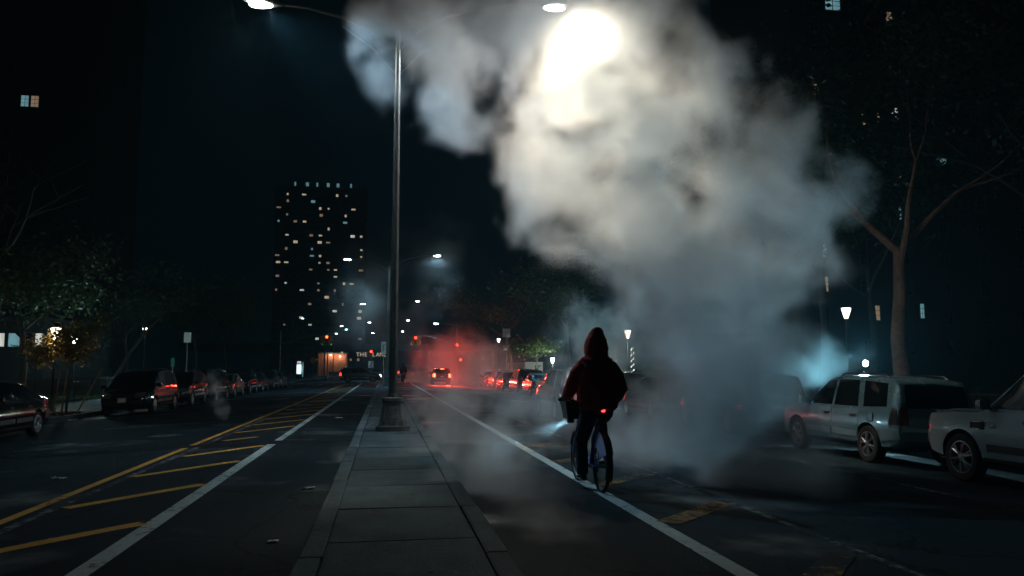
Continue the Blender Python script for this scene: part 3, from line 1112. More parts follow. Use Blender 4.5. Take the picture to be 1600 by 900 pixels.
def mast_signal(label, x, y, arm_to, pole_h, arm_z, lit_front, z0):
    r = empty('traffic_signal', (x, y, z0), 0, label, 'traffic light', 'mast-arm traffic signals at the junction')
    MB().lathe([(.24, 0), (.24, .12), (.17, .2), (.14, .9), (.12, 1.0)], 10).build('base', M['base'], r, 40, fix=True)
    MB().tube([(0, 0, .9), (0, 0, pole_h * .5), (0, 0, pole_h)], [.11, .09, .07], 8).build('pole', M['pole'], r, 30, fix=True)
    d = arm_to - x
    arm = MB().tube([(0, 0, arm_z - 1.1), (d * .35, 0, arm_z - .55), (d * .7, 0, arm_z - .12), (d, 0, arm_z)], [.06, .05, .042, .035], 8)
    arm.tube([(0, 0, arm_z + .05), (d * .5, 0, arm_z - .02), (d * .75, 0, arm_z - .05)], .012, 5)
    arm.build('mast_arm', M['grey_metal'], r, 40, fix=True)
    signal_head(r, (d, -.05, arm_z - .62), 0, 0)
    for s in (-1, 1):
        signal_head(r, (d + s * .30, .12, arm_z - .66), s * R(100), lit_front)
    MB().tube([(d, 0, arm_z), (d, 0, arm_z - .15)], .03, 6).build('hanger', M['grey_metal'], r)
    return r


zR = PT
ts = mast_signal('right-hand traffic signal on a mast arm with two glowing red lights', 8.2, 92.0, 3.45, 7.0, 5.55, 2, -.30)
signal_head(ts, (0.0, -.22, 4.12), 0, 0)
ph = MB().box((.42, -.1, 2.75), (.42, .2, .40), bev=.03).build('pedestrian_signal', M['black'], ts, 40)
MB().box((.42, -.215, 2.75), (.20, .02, .24), bev=.008).build('hand_symbol', M['sig_orange'], ph)
la = MB().tube([(0, 0, 6.6), (-.5, 0, 6.75), (-1.4, 0, 6.9), (-2.0, 0, 6.92)], [.05, .04, .035, .03], 6).build('lamp_arm', M['grey_metal'], ts, 40, fix=True)
lh = lamp_head(la, -1.95, 6.90, -1, M['lamp_cool'], 350, COOL)
for (x, z, w) in ((-.5, 5.35, .9), (.35, 5.35, .7)):
    MB().box((x, -.12, z - .02), (w, .015, .2), bev=.004).build('street_name_plate', M['green_sign'], ts)
spot_light('signal_light', ts, (-4.75, -.45, 5.28), (R(58), 0, R(200)), 1400, (1, .05, .025), 110, .9, .2)
spot_light('signal_light', ts, (0, -.6, 4.44), (R(58), 0, R(200)), 2500, (1, .05, .025), 110, .9, .2)
ts2 = mast_signal('left-hand traffic signal on a curved mast arm with an orange-red light', -10.6, 84.5, -5.95, 5.6, 5.30, 2, -.30)
for ch in ts2.children:
    for g_ in ch.children:
        if g_.name.startswith('lens') and g_.data.materials[0] == M['sig_red']:
            g_.data.materials[0] = M['sig_orange']
# signal on the far median with a keep-right board
fm = empty('traffic_signal', (-1.72, 103.0, 0.0), 0, 'short traffic signal with one red light above a white arrow board', 'traffic light', 'mast-arm traffic signals at the junction')
MB().tube([(0, 0, 0), (0, 0, 4.0)], [.07, .055], 8).build('pole', M['pole'], fm, 30, fix=True)
signal_head(fm, (0, -.16, 3.25), 0, 0)
kb = MB().box((0, -.10, 1.95), (.66, .02, .86), bev=.006).build('arrow_board', M['white_sign'], fm)
ar = MB()
ar.tube([(-.10, -.122, 1.62), (-.10, -.122, 1.85), (.02, -.122, 1.98), (.12, -.122, 2.08), (.12, -.122, 2.18)], .038, 6)
ar.add([(.02, -.125, 2.14), (.22, -.125, 2.14), (.12, -.125, 2.30), (.02, -.115, 2.14), (.22, -.115, 2.14), (.12, -.115, 2.30)], [(0, 1, 2), (3, 5, 4), (0, 3, 4, 1), (1, 4, 5, 2), (2, 5, 3, 0)])
ar.tube([(.10, -.122, 1.62), (.10, -.122, 1.76)], .03, 6)
ar.build('arrow', M['ink'], kb)
# sign post standing on the median behind the second lamp
sp = empty('sign_post', (-0.12, 70.0, 0.148), 0, 'tall narrow sign post with a white arrow sign on the median', 'sign')
MB().tube([(0, 0, 0), (0, 0, 4.6)], .04, 6).build('post', M['grey_metal'], sp)
pn = MB().box((0, -.06, 3.1), (.42, .015, 1.05), bev=.004).build('sign_panel', M['white_sign'], sp)
MB().tube([(-.08, -.075, 2.8), (.05, -.075, 3.05), (-.05, -.075, 3.2), (.08, -.075, 3.42)], .035, 5).build('arrow', M['ink'], pn)

# ---------------------------------------------------------------- other signs, lanterns and furniture
def lantern(x, y, z0, h, label, group, watts, col, lens):
    r = empty('park_lantern', (x, y, z0), 0, label, 'lantern', group)
    MB().lathe([(.16, 0), (.16, .1), (.09, .25), (.06, .5)], 10).build('base', M['iron'], r, 40, fix=True)
    MB().tube([(0, 0, .4), (0, 0, h - .35)], [.05, .04], 8).build('post', M['iron'], r, 40, fix=True)
    MB().lathe([(.05, h - .36), (.09, h - .32), (.20, h + .08), (.19, h + .10)], 10).build('glass', lens, r, 40, fix=True)
    c = MB()
    for k in range(5):
        a = 2 * PI * k / 5
        c.tube([(.10 * math.cos(a), .10 * math.sin(a), h - .34), (.215 * math.cos(a), .215 * math.sin(a), h + .10)], .012, 4)
    c.lathe([(.25, h + .11), (.22, h + .16), (.10, h + .26), (.01, h + .30)], 12)
    c.build('cage', M['iron'], r, 30, fix=True)
    if watts:
        point_light('lantern_light', r, (0, 0, h - .5), watts, col, .15)
    return r


GL = 'lanterns along the pavements'
lantern(-17.0, 47.6, PT, 3.35, 'bright blue-white lantern glowing behind the young staked tree', GL, 420, (.62, .92, 1.0), M['lamp_cool'])
lantern(-18.0, 64.1, PT, 4.65, 'unlit-looking warm lantern half hidden in dark trees on the left', GL, 12, (1, .7, .5), M['lamp_white'])
lantern(14.2, 45.6, PT, 3.85, 'cone lantern on a post shining through the steam beside the hooded rider', GL, 60, (1, .88, .72), M['lamp_white'])
lantern(12.6, 47.0, PT, 3.95, 'teal lantern hidden right behind the hood of the rider', GL, 1300, (.35, .85, 1.0), M['lamp_cool'])
lantern(20.0, 32.2, PT, 4.25, 'small cone lantern left of the big bare tree trunk', GL, 10, (1, .8, .62), M['lamp_white'])
lantern(-13.15, 34.7, PT, 3.25, 'white lantern on a post just left of the young staked tree', GL, 200, (1, .78, .48), M['lamp_white'])
lantern(16.5, 78.0, PT, 2.6, 'low bright lantern above the white boards behind the parked cars', GL, 900, (.85, 1, .85), M['lamp_cool'])
lantern(13.7, 96.5, PT, 5.2, 'white lantern on a post far beyond the parked cars on the right', GL, 20, (1, .95, .9), M['lamp_white'])

# teal work light behind the silver car
wl = empty('work_light', (13.4, 20.8, PT), 0, 'blinding blue-white work light on a stand behind the silver car', 'work light')
for k in range(3):
    a = 2 * PI * k / 3
    MB().tube([(0, 0, .75), (.38 * math.cos(a), .38 * math.sin(a), 0)], .016, 6).build('leg', M['iron'], wl)
MB().tube([(0, 0, .6), (0, 0, 1.66)], .022, 6).build('pole', M['iron'], wl)
MB().lathe([(.05, .10), (.10, .06), (.115, -.05), (.105, -.07)], 16, 'y', (0, 0, 1.86)).build('housing', M['black'], wl, 40, fix=True)
MB().ball((0, -.06, 1.86), (.095, .035, .095), 14, 9).build('lens', M['lamp_teal'], wl, 60)
spot_light('work_lamp', wl, (-.12, -.12, 2.0), Vector((-6.2, -8.0, 1.2)).to_track_quat('-Z', 'Y').to_euler(), 1300, (.42, .82, 1.0), 75, .8, .1)
spot_light('work_lamp', wl, (-.12, .1, 2.0), Vector((-1.0, 1.2, .1)).to_track_quat('-Z', 'Y').to_euler(), 700, (.28, .80, 1.0), 110, .8, .1)

for (x, y, h, lab) in ((-7.8, 145, 9.0, 'nearest of three teal street lamps on the far left kerb'), (-7.5, 156, 8.9, 'middle of three teal street lamps on the far left kerb'), (-10.5, 175, 8.9, 'farthest of three teal street lamps on the far left kerb'), (-20.1, 200, 13.6, 'high teal lamp standing at the foot of the lit tower')):
    r = empty('street_lamp', (x - 2.2, y, -.3), 0, lab, 'street lamp', 'teal lamps beyond the junction')
    MB().tube([(0, 0, 0), (0, 0, h)], [.1, .06], 6).build('pole', M['pole'], r)
    a = MB().tube([(0, 0, h - .1), (1.0, 0, h + .25), (1.9, 0, h + .3)], .035, 6).build('arm', M['pole'], r)
    lamp_head(a, 1.85, h + .28, 1, M['lamp_teal'], 0, COOL, light=False)

# kiosk with a lit screen
kz = PT
kk = empty('information_kiosk', (-13.2, 130, kz), 0, 'slim street kiosk with a bright white screen beyond the junction', 'kiosk')
MB().box((0, 0, 1.5), (1.15, .45, 3.0), bev=.05).build('body', M['black'], kk, 40)
sc = MB().box((-.12, -.235, 1.55), (.72, .02, 1.5), bev=.01).build('screen', M['screen'], kk)
MB().box((-.12, -.235, 2.62), (.60, .02, .34), bev=.01).build('top_panel', M['win_white'], kk)
MB().box((.47, -.235, 1.5), (.12, .02, 2.3), bev=.01).build('side_strip', M['win_cool'], kk)
point_light('screen_light', kk, (0, -.6, 1.6), 14, (.7, .9, 1), .3)
# orange diamond
od = empty('warning_sign', (-12.9, 150, kz), 0, 'orange diamond roadworks sign on a post at the far left', 'sign')
MB().tube([(0, 0, 0), (0, 0, 3.9)], .05, 6).build('post', M['grey_metal'], od)
MB().box((0, -.07, 3.15), (.95, .02, .95), Matrix.Rotation(R(45), 3, 'Y'), .006).build('diamond_panel', M['orange'], od)
# street-name / parking signs on the left pavement
def pole_sign(x, y, h, m, label, w=.42, hh=.45):
    r = empty('sign_post', (x, y, PT), 0, label, 'sign')
    MB().tube([(0, 0, 0), (0, 0, h)], .032, 6).build('post', M['grey_metal'], r)
    MB().box((0, -.045, h - hh / 2 - .04), (w, .012, hh), bev=.003).build('sign_panel', m, r)
    return r


pole_sign(-12.0, 51.6, 3.95, M['white_sign'], 'white parking sign on a tall post among the left parked cars', .42, .62)
pole_sign(-12.4, 50.0, 2.35, M['green_sign'], 'small green sign behind the roofs of the left parked cars', .2, .5)
pole_sign(12.6, 83.0, 5.9, M['white_sign'], 'white sign high on a pole beside the centre tree', .8, .9)
pole_sign(12.5, 82.0, 4.1, M['white_sign'], 'lower white sign on a pole beside the centre tree', .7, .5)
pole_sign(12.2, 100.0, 3.2, M['white_sign'], 'thin white sign post at the far right kerb', .3, .5)

# lit posts wrapped with white lights behind the rider
for (x, y, h, lab) in ((14.6, 46.0, 3.0, 'post wrapped with white string lights to the right of the rider'), (14.0, 47.5, 2.9, 'second light-wrapped post, right at the rider\'s shoulder')):
    r = empty('light_wrapped_post', (x, y, PT), 0, lab, 'lit post', 'posts wrapped with string lights')
    MB().tube([(0, 0, 0), (0, 0, h)], .07, 8).build('post', M['iron'], r)
    sw = MB()
    for i in range(90):
        a = i * .55
        sw.ball((.085 * math.cos(a), .085 * math.sin(a), .3 + (h - .35) * i / 90), .014, 5, 3)
    tag(sw.build('string_lights', M['lamp_white'], r), kind='stuff')

# white boards behind the right-hand cars
for (x, y, w, txt, lab) in ((16.2, 86.5, 2.0, 'K', 'white board with a dark jagged letter, lit behind the parked cars'), (16.2, 90.5, 2.0, None, 'plain white board left of the lettered one'), (16.2, 97.5, 2.4, None, 'dim grey board farthest left behind the parked cars')):
    r = empty('white_board', (x, y, PT), R(-20), lab, 'board', 'boards lit behind the parked cars')
    bd = MB().box((0, 0, 1.55), (w, .06, 1.7), bev=.01).build('panel', M['white_sign'], r)
    for s in (-1, 1):
        MB().box((s * (w / 2 - .1), .06, 1.1), (.08, .06, 2.2)).build('post', M['grey_metal'], r)
    if txt:
        text_mesh('letter', txt, 1.3, M['ink'], bd, (.45, -.04, 1.55), (PI / 2, 0, 0), .004)

# iron railing left
rl = empty('iron_railing', (-15.75, 18, PT), 0, 'low black iron railing along the lawn behind the young tree', 'fence')
for i in range(19):
    MB().box((0, i * 2.4, .62), (.05, .05, 1.24), bev=.006).build('post', M['iron'], rl)
for z in (.18, 1.02):
    MB().box((0, 21.6, z), (.03, 43.2, .04)).build('rail', M['iron'], rl)
pk = MB()
for i in range(360):
    if i % 20:
        pk.box((0, i * .12, .60), (.016, .016, 1.12))
        pk.add([(-.012, i * .12 - .012, 1.16), (.012, i * .12 - .012, 1.16), (.012, i * .12 + .012, 1.16), (-.012, i * .12 + .012, 1.16), (0, i * .12, 1.24)], [(0, 1, 4), (1, 2, 4), (2, 3, 4), (3, 0, 4)])
tag(pk.build('pickets', M['iron'], rl), kind='stuff')
rl2 = empty('iron_railing', (15.9, 8, PT), 0, 'dark iron railing on the right beyond the white car', 'fence')
for i in range(15):
    MB().box((0, i * 2.4, .62), (.05, .05, 1.24), bev=.006).build('post', M['iron'], rl2)
for z in (.18, 1.02):
    MB().box((0, 16.8, z), (.03, 33.6, .04)).build('rail', M['iron'], rl2)
pk = MB()
for i in range(280):
    pk.box((0, i * .12, .60), (.016, .016, 1.12))
tag(pk.build('pickets', M['iron'], rl2), kind='stuff')

# manholes, litter
mats_ = [((-5.2, 20.5), 'round iron manhole cover in the left traffic lane'), ((5.2, 10.4), 'iron manhole cover under the foot of the steam plume'), ((-7.0, 25.0), 'iron manhole cover breathing a thin wisp of steam on the left')]
for (x, y), lab in mats_:
    r = empty('manhole_cover', (x, y, rz(x)), 0, lab, 'manhole cover', 'manhole covers in the road')
    r.rotation_euler = (0, R(2.5) * (1 if x > 0 else -1), 0)
    MB().lathe([(.40, -.02), (.40, .008), (.335, .010), (.335, -.01)], 26).build('ring', M['base'], r, 30, fix=True)
    c = MB().lathe([(.325, -.02), (.325, .006), (.01, .007)], 26)
    for a in range(6):
        for q in (.1, .2, .28):
            t = a * PI / 3 + q * 4
            c.lathe([(.022, .004), (.018, .013)], 6, 'z', (q * math.cos(t), q * math.sin(t), 0))
    c.build('lid', M['base'], r, 30, fix=True)


def litter(x, y, s, label, z=None, mat_='paper'):
    m = MB()
    n = 5
    vs = [(s * (i / n - .5) * 1.6, s * (j / n - .5), abs(noise.noise(Vector((i * .9 + x, j * .9 + y, 2)))) * s * .5 + .004) for j in range(n + 1) for i in range(n + 1)]
    m.add(vs, [(j * (n + 1) + i, j * (n + 1) + i + 1, (j + 1) * (n + 1) + i + 1, (j + 1) * (n + 1) + i) for j in range(n) for i in range(n)])
    o = m.build('paper_scrap', M[mat_], None, 60)
    o.location = (x, y, (rz(x) + .006) if z is None else z)
    o.rotation_euler = (0, 0, rng.uniform(-.5, .5))
    so = o.modifiers.new('thickness', 'SOLIDIFY')
    so.thickness = .002
    tag(o, label, 'litter', 'scraps of litter on the ground')


litter(-4.62, 12.6, .12, 'bright flat scrap standing in for a glint on the left lane beside the yellow line')  # pale piece laid here in place of a bright glint on the road
litter(-11.0, 31.0, .2, 'white paper scrap at the left kerb by the mulch')
litter(-.92, 10.4, .10, 'small scrap in the left bike lane beside the median kerb')
litter(-.93, 7.3, .06, 'tiny pale scrap in the left bike lane nearest the camera')
litter(-1.3, 24.5, .16, 'pale scrap far up the left bike lane')

LITWIN = [(1, 0, 'win_warm'), (3, 0, 'win_warm'), (4, 1, 'win_cool'), (7, 0, 'win_warm'), (8, 0, 'win_dim'), (9, 2, 'win_warm'), (5, 2, 'win_warm'), (6, 2, 'win_warm'), (8, 3, 'win_warm'), (0, 2, 'win_dim'), (5, 3, 'win_dim'), (3, 4, 'win_warm'), (6, 5, 'win_warm'), (5, 6, 'win_warm'), (5, 7, 'win_warm'), (1, 6, 'win_warm'), (2, 7, 'win_warm'), (9, 6, 'win_white'), (10, 6, 'win_warm'), (5, 9, 'win_warm'), (5, 10, 'win_warm'), (6, 10, 'win_dim'), (0, 9, 'win_dim'), (0, 10, 'win_warm'), (1, 10, 'win_warm'), (7, 11, 'win_warm'), (7, 12, 'win_warm'), (8, 13, 'win_warm'), (9, 13, 'win_warm'), (3, 14, 'win_white'), (6, 15, 'win_warm'), (7, 17, 'win_white'), (0, 14, 'win_dim'), (1, 13, 'win_white'), (10, 16, 'win_warm'), (10, 17, 'win_warm'), (10, 18, 'win_warm'), (4, 19, 'win_warm'), (5, 21, 'win_white'), (10, 21, 'win_dim'), (3, 18, 'win_white'), (9, 24, 'win_dim'), (8, 23, 'win_white'), (10, 8, 'win_warm'), (10, 9, 'win_warm'), (4, 8, 'win_cool'), (4, 9, 'win_cool'), (4, 16, 'win_dim'), (0, 4, 'win_cool'), (8, 4, 'win_cool')]
RIGHTWIN = [(46.45, 40.1, 'win_cool', 1.8), (52.96, 38.87, 'win_dim', 0.8), (44.08, 30.69, 'win_dim', 0.8), (49.72, 27.73, 'win_dim', 1.1), (51.35, 27.89, 'win_dim', 0.7), (53.08, 28.25, 'win_white', 0.8), (46.68, 23.67, 'win_blue', 1.6), (53.08, 21.18, 'win_dim', 1.0), (53.04, 17.75, 'win_cool', 0.5), (44.23, 13.61, 'win_dim', 0.8), (44.3, 10.04, 'win_dim', 0.8), (49.73, 7.15, 'win_dim', 1.2), (55.12, 7.4, 'win_cool', 0.5), (58.29, 23.39, 'win_cool', 1.2)]

# ---------------------------------------------------------------- trees
def branch(mb, p, d, length, r0, depth, tips, rg, droop=0.0, spread=.7, kids=3):
    pts, rad = [p.copy()], [r0]
    n = 5
    q = p.copy()
    dd = d.normalized()
    for i in range(n):
        dd = (dd + Vector((rg.uniform(-.2, .2), rg.uniform(-.2, .2), rg.uniform(-.12, .16) - droop))).normalized()
        q = q + dd * (length / n)
        pts.append(q.copy())
        rad.append(r0 * (1 - .62 * (i + 1) / n))
    mb.tube(pts, rad, 7 if depth > 1 else 5)
    if depth == 0:
        tips += pts[1:]
        return
    if depth == 1:
        tips += pts[3:]
    for k in range(kids):
        t = rg.uniform(.45, 1.0) if k else 1.0
        i = min(n, max(1, int(round(t * n))))
        a = rg.uniform(0, 2 * PI)
        side = Vector((math.cos(a), math.sin(a), rg.uniform(-.1, .6)))
        nd = (dd * (1 - spread * .5) + side * spread).normalized()
        branch(mb, pts[i], nd, length * rg.uniform(.55, .8), rad[i] * .78, depth - 1, tips, rg, droop, spread, kids)


def tree(loc, label, trunk, r0, limb, depth, nleaf, leaf_size, leaf_m, bark_m, seed, spread=.7, kids=3, clump=.55, group=None, squash=1.0, droop=0.0):
    """trunk = list of points of the trunk from the base"""
    rg = random.Random(seed)
    r = empty('tree', loc, 0, label, 'tree', group)
    mb = MB()
    tr = [Vector(p) for p in trunk]
    rad = [r0 * (1.25 if i == 0 else 1 - .45 * i / (len(tr) - 1)) for i in range(len(tr))]
    mb.tube(tr, rad, 12)
    tips = []
    dd = (tr[-1] - tr[-2]).normalized()
    for k in range(kids + 1):
        a = 2 * PI * (k + rg.uniform(-.3, .3)) / (kids + 1)
        side = Vector((math.cos(a), math.sin(a), rg.uniform(.2, .8)))
        base = tr[-1] if k < 2 else tr[-1].lerp(tr[-2], rg.uniform(0, .5))
        branch(mb, base, (dd * .5 + side * spread).normalized(), limb * rg.uniform(.75, 1.1), rad[-1] * .8, depth, tips, rg, droop, spread, kids)
    mb.build('trunk', bark_m, r, 50)
    if nleaf:
        lf = MB()
        vs, fs = [], []
        for i in range(nleaf):
            t = tips[rg.randrange(len(tips))]
            c = t + Vector((rg.gauss(0, clump), rg.gauss(0, clump), rg.gauss(0, clump * .7) * squash))
            s = leaf_size * rg.uniform(.6, 1.3)
            u = Vector((rg.gauss(0, 1), rg.gauss(0, 1), rg.gauss(0, .7))).normalized()
            w = u.cross(Vector((rg.gauss(0, 1), rg.gauss(0, 1), rg.gauss(0, 1)))).normalized()
            n0 = len(vs)
            vs += [c - u * s, c + w * s * .45, c + u * s, c - w * s * .45]
            fs.append((n0, n0 + 1, n0 + 2, n0 + 3))
        lf.add(vs, fs)
        lf.build('crown', leaf_m, r)
    return r


# young staked tree in the gap between the parked cars
tree((-12.2, 33.6, PT - .02), 'young leafy tree held by wooden stakes at the left kerb', [(0, 0, 0), (.02, .02, 1.0), (-.02, .05, 1.75)], .045, 1.0, 2, 3600, .075, M['leaf_warm'], M['bark_dark'], 11, .95, 3, .22)
for (a, b, lab) in (((-12.55, 33.3), (-12.42, 33.45), 'leftmost upright wooden stake at the young tree'), ((-12.15, 33.0), (-12.05, 33.15), 'middle upright wooden stake at the young tree'), ((-11.75, 33.4), (-11.05, 33.9), 'leaning wooden stake on the right of the young tree')):
    o = MB().tube([(0, 0, 0), (b[0] - a[0], b[1] - a[1], 1.75)], [.034, .030], 7).build('wooden_stake', M['wood'], None, 40, fix=True)
    o.location = (a[0], a[1], PT - .03)
    tag(o, lab, 'stake', 'stakes round the young tree')
# left park trees
GT = 'dark trees behind the left parked cars'
tree((-19.0, 59.0, PT), 'leaning dark-trunked tree bending to the right behind the lawn railing', [(0, 0, 0), (.7, .3, 1.4), (1.3, .6, 2.8), (2.3, 1.0, 4.4)], .17, 2.6, 2, 4200, .15, M['leaf_dark'], M['bark_dark'], 12, .8, 3, .6, GT)
tree((-23.5, 52.0, PT), 'tall bare-limbed tree at the far left against the black sky', [(0, 0, 0), (.2, 0, 3), (.6, 0, 6), (.5, 0, 8.5)], .22, 5.0, 2, 0, .1, M['leaf_dark'], M['bark_dark'], 13, .8, 3, .6, GT)
for i, (x, y, h, s, lab) in enumerate(((-18.0, 43.5, 3.6, 5600, 'bushy dark tree above the parked minivan'), (-20.5, 68.0, 4.2, 5200, 'dark spreading tree behind the third and fourth parked cars'), (-17.0, 76.0, 4.4, 5200, 'dark tree behind the middle of the left car row'), (-15.0, 79.0, 4.0, 4600, 'dark street tree at the end of the left car row near the signal'), (-21.0, 90.0, 5.0, 4600, 'dark tree beyond the left car row, left of the lit tower'))):
    tree((x, y, PT), lab, [(0, 0, 0), (.1, .1, h * .5), (-.1, .2, h)], .17, 2.8 + .15 * i, 2, s, .16, M['leaf_dark'] if i != 3 else M['leaf'], M['bark_dark'], 20 + i, .85, 3, .75, GT)
# right: big plane tree trunk, bare above
tree((15.1, 21.6, PT), 'big bare plane tree with a mottled pale trunk behind the silver car', [(0, 0, 0), (.05, 0, 1.5), (0, .05, 2.6), (.1, 0, 4.0), (.18, .1, 5.2)], .28, 3.4, 3, 900, .10, M['leaf_dark'], M['bark'], 31, .40, 2, .5)
# centre tree overhanging the right-hand parked cars
tree((13.2, 84.0, PT), 'spreading tree with half-lit leaves overhanging the right-hand car row', [(0, 0, 0), (.1, 0, 2.2), (-.2, 0, 4.2), (-.6, -.2, 5.4)], .26, 5.0, 2, 5200, .17, M['leaf_warm'], M['bark'], 41, .95, 3, .8, None, 1, .04)
tree((15.4, 80.5, PT), 'small bright green tree lit from below by the white boards', [(0, 0, 0), (.1, .1, 1.6), (0, .1, 2.6)], .09, 1.6, 2, 3600, .13, M['leaf'], M['bark_dark'], 42, .9, 3, .5)
for i, (x, y, lab) in enumerate(((23.5, 40.0, 'tall dark leafy tree masking the black apartment block, nearer one'), (33.0, 50.0, 'tall dark leafy tree masking the black apartment block, farther one'), (27.0, 27.0, 'tall dark leafy tree at the right edge behind the bare plane tree'))):
    tree((x, y, PT), lab, [(0, 0, 0), (.1, 0, 4), (-.1, .1, 8.5)], .3, 7.0, 2, 9000, .20, M['leaf_dark'], M['bark_dark'], 70 + i, .9, 3, 1.3, 'tall trees before the right-hand block')
GR = 'dark trees on the right pavement'
for i, (x, y, h, lab) in enumerate(((14.0, 60.0, 4.6, 'dark tree behind the right car row, left of the rider'), (14.3, 106.0, 4.6, 'dark tree beyond the junction on the right kerb'), (14.0, 33.5, 5.0, 'tree lost in the steam to the right of the rider'))):
    tree((x, y, PT), lab, [(0, 0, 0), (.1, 0, h * .5), (-.1, .1, h)], .2, 3.6, 2, 3800 if i != 2 else 900, .17, M['leaf_dark'], M['bark_dark'], 50 + i, .9, 3, .8, GR)

# ---------------------------------------------------------------- buildings
def win_mesh(w, h, pane, nx=2, ny=2):
    """window: pane recessed in a frame with mullions"""
    m = MB()
    m.box((0, .02, 0), (w, .02, h))
    me = m.mesh('window', pane)
    me.materials.append(M['frame'])
    n = len(me.polygons)
    f = MB()
    f.v, f.f = list(m.v), list(m.f)
    k = len(f.f)
    t = .05
    for s in (-1, 1):
        f.box((s * (w / 2 + t / 2), -.02, 0), (t, .12, h + 2 * t))
        f.box((0, -.02, s * (h / 2 + t / 2)), (w, .12, t))
    for i in range(1, nx):
        f.box((-w / 2 + w * i / nx, -.01, 0), (.04, .05, h))
    for i in range(1, ny):
        f.box((0, -.011, -h / 2 + h * i / ny), (w, .05, .035))
    me = f.mesh('window', pane)
    me.materials.append(M['frame'])
    for p in me.polygons:
        p.material_index = 0 if p.index < k else 1
    return me


def block(name, x0, x1, y0, y1, h, wall, label, cat='building', z0=-.45):
    r = empty(name, ((x0 + x1) / 2, y0, z0), 0, label, cat)
    MB().box((0, (y1 - y0) / 2, h / 2), (x1 - x0, y1 - y0, h)).build('wall', wall, r)
    return r


# lit apartment tower in the distance
tw = block('apartment_tower', -41, -7.8, 300, 318, 68.5, M['bldg'], 'tall dark apartment tower with scattered lit windows beyond the junction')
ro = MB()
ro.box((0, 9, 68.9), (33.8, 18.6, .8))
ro.build('roof', M['bldg2'], tw)
for i, x in enumerate((-9.6, -5.2, -1.6, 2.4, 6.0, 10.8)):
    a = MB().box((x, 1.2, 70.3), (2.0 if i in (1, 3, 4) else 1.2, .5, 2.0))
    a.build('roof_arch', M['bldg2'], tw)
    MB().box((x, .9, 70.3), (1.0 if i in (1, 3, 4) else .6, .06, 1.5)).build('roof_light', M['win_cool'], tw)
wm = {k: win_mesh(1.7, 1.0, M[k], 2, 1) for k in ('win_warm', 'win_white', 'win_cool', 'win_dim', 'dark_pane')}
rw_ = random.Random(99)
lit = {}
for (px_, py_, kd) in LITWIN:
    lit[(px_, py_)] = kd
for fl in range(25):
    for c in range(11):
        kd = lit.get((c, fl), 'win_dim' if rw_.random() < .09 else 'dark_pane')
        o = link('window', wm[kd], tw)
        o.location = (-15.0 + c * 3.0 + (rw_.uniform(-.25, .25)), -.06, 66.2 - fl * 2.55)
        if kd != 'dark_pane':
            o.scale = (rw_.choice((.4, .5, .7, .9)), 1, rw_.choice((.6, .8, 1.0)))
# dark block with a few lit windows on the right
rb = block('apartment_block', 41.5, 80, 75, 95, 62, M['bldg'], 'huge black apartment block with a few lit windows on the right')
MB().box((0, 10, 62.3), (39, 20.6, .7)).build('roof', M['bldg2'], rb)
wr = {k: win_mesh(.95, 1.5, M[k], 2, 3) for k in ('win_dim', 'win_blue', 'win_cool', 'win_white', 'dark_pane')}
for (x, z, kd, s) in RIGHTWIN:
    o = link('window', wr[kd], rb)
    o.location = (x - 60.75, -.06, z + .45)
    o.scale = (s, 1, 1)
for fl in range(16):
    for c in range(8):
        x, z = -16.5 + c * 4.6, 4.0 + fl * 3.1
        if min(abs(x + 60.75 - a) + abs(z - .45 - b) for a, b, _, _ in RIGHTWIN) > 2.6:
            o = link('window', wr['dark_pane'], rb)
            o.location = (x, -.06, z)
# low building and dark block on the left
lb = block('low_building', -48, -24.2, 62, 76, 5.3, M['bldg2'], 'low flat-roofed building with a strip of bright windows at far left')
MB().box((0, 6.6, 5.42), (24.8, 15.4, .24)).build('roof', M['bldg2'], lb)
wl_ = {k: win_mesh(.9, .95, M[k], 1, 1) for k in ('win_white', 'win_cool', 'dark_pane')}
for i, (dx, kd) in enumerate(((8.9, 'win_white'), (9.9, 'win_cool'), (10.9, 'dark_pane'), (8.0, 'win_white'), (11.55, 'win_white'), (7.0, 'win_white'), (6.0, 'win_cool'))):
    o = link('window', wl_[kd], lb)
    o.location = (dx, -.06, 3.95)
    o.scale = (.55 if dx in (10.9, 11.55) else .85, 1, 1)
db = block('apartment_block', -75, -38, 110, 128, 58, M['bldg'], 'black apartment block at upper left with a single lit window')
MB().box((0, 9, 58.3), (37.6, 18.6, .6)).build('roof', M['bldg2'], db)
for k_, (x, z, kd) in enumerate(((-47.0, 36.7, 'win_cool'), (-45.8, 36.7, 'win_dim'))):
    o = link('window', wr[kd], db)
    o.location = (x + 56.5, -.06, z)
for fl in range(14):
    for c in range(6):
        x, z = -15.5 + c * 4.6, 5.0 + fl * 3.0
        if abs(x - 10.1) + abs(z - 36.7) > 3.2:
            o = link('window', wr['dark_pane'], db)
            o.location = (x, -.06, z)
# overpass at the end of the street with lit brick abutment and lettered fascia
ov = empty('overpass', (-2, 196, -.3), 0, 'dark road overpass crossing the end of the street', 'bridge')
MB().box((0, 6, 6.4), (90, 14, .9), bev=.05).build('deck', M['concrete2'], ov)
MB().box((0, -1.1, 7.2), (90, .25, .8), bev=.03).build('parapet', M['concrete2'], ov)
for x in (-22, 14, 26):
    MB().box((x, 6, 3.0), (1.2, 9, 6.0), bev=.05).build('pier', M['concrete2'], ov)
bw = empty('brick_abutment', (-12.0, 190, -.35), 0, 'orange brick wall lit by two lamps under the overpass', 'wall')
MB().box((0, .8, 2.6), (7.0, 1.5, 5.2)).build('wall', M['brick'], bw)
for i in range(5):
    MB().box((-3.1 + i * 1.55, -.02, 2.55), (.28, .26, 5.0), bev=.02).build('pilaster', M['brick'], bw)
MB().box((0, .75, 5.3), (7.3, 1.8, .25), bev=.03).build('coping', M['concrete2'], bw)
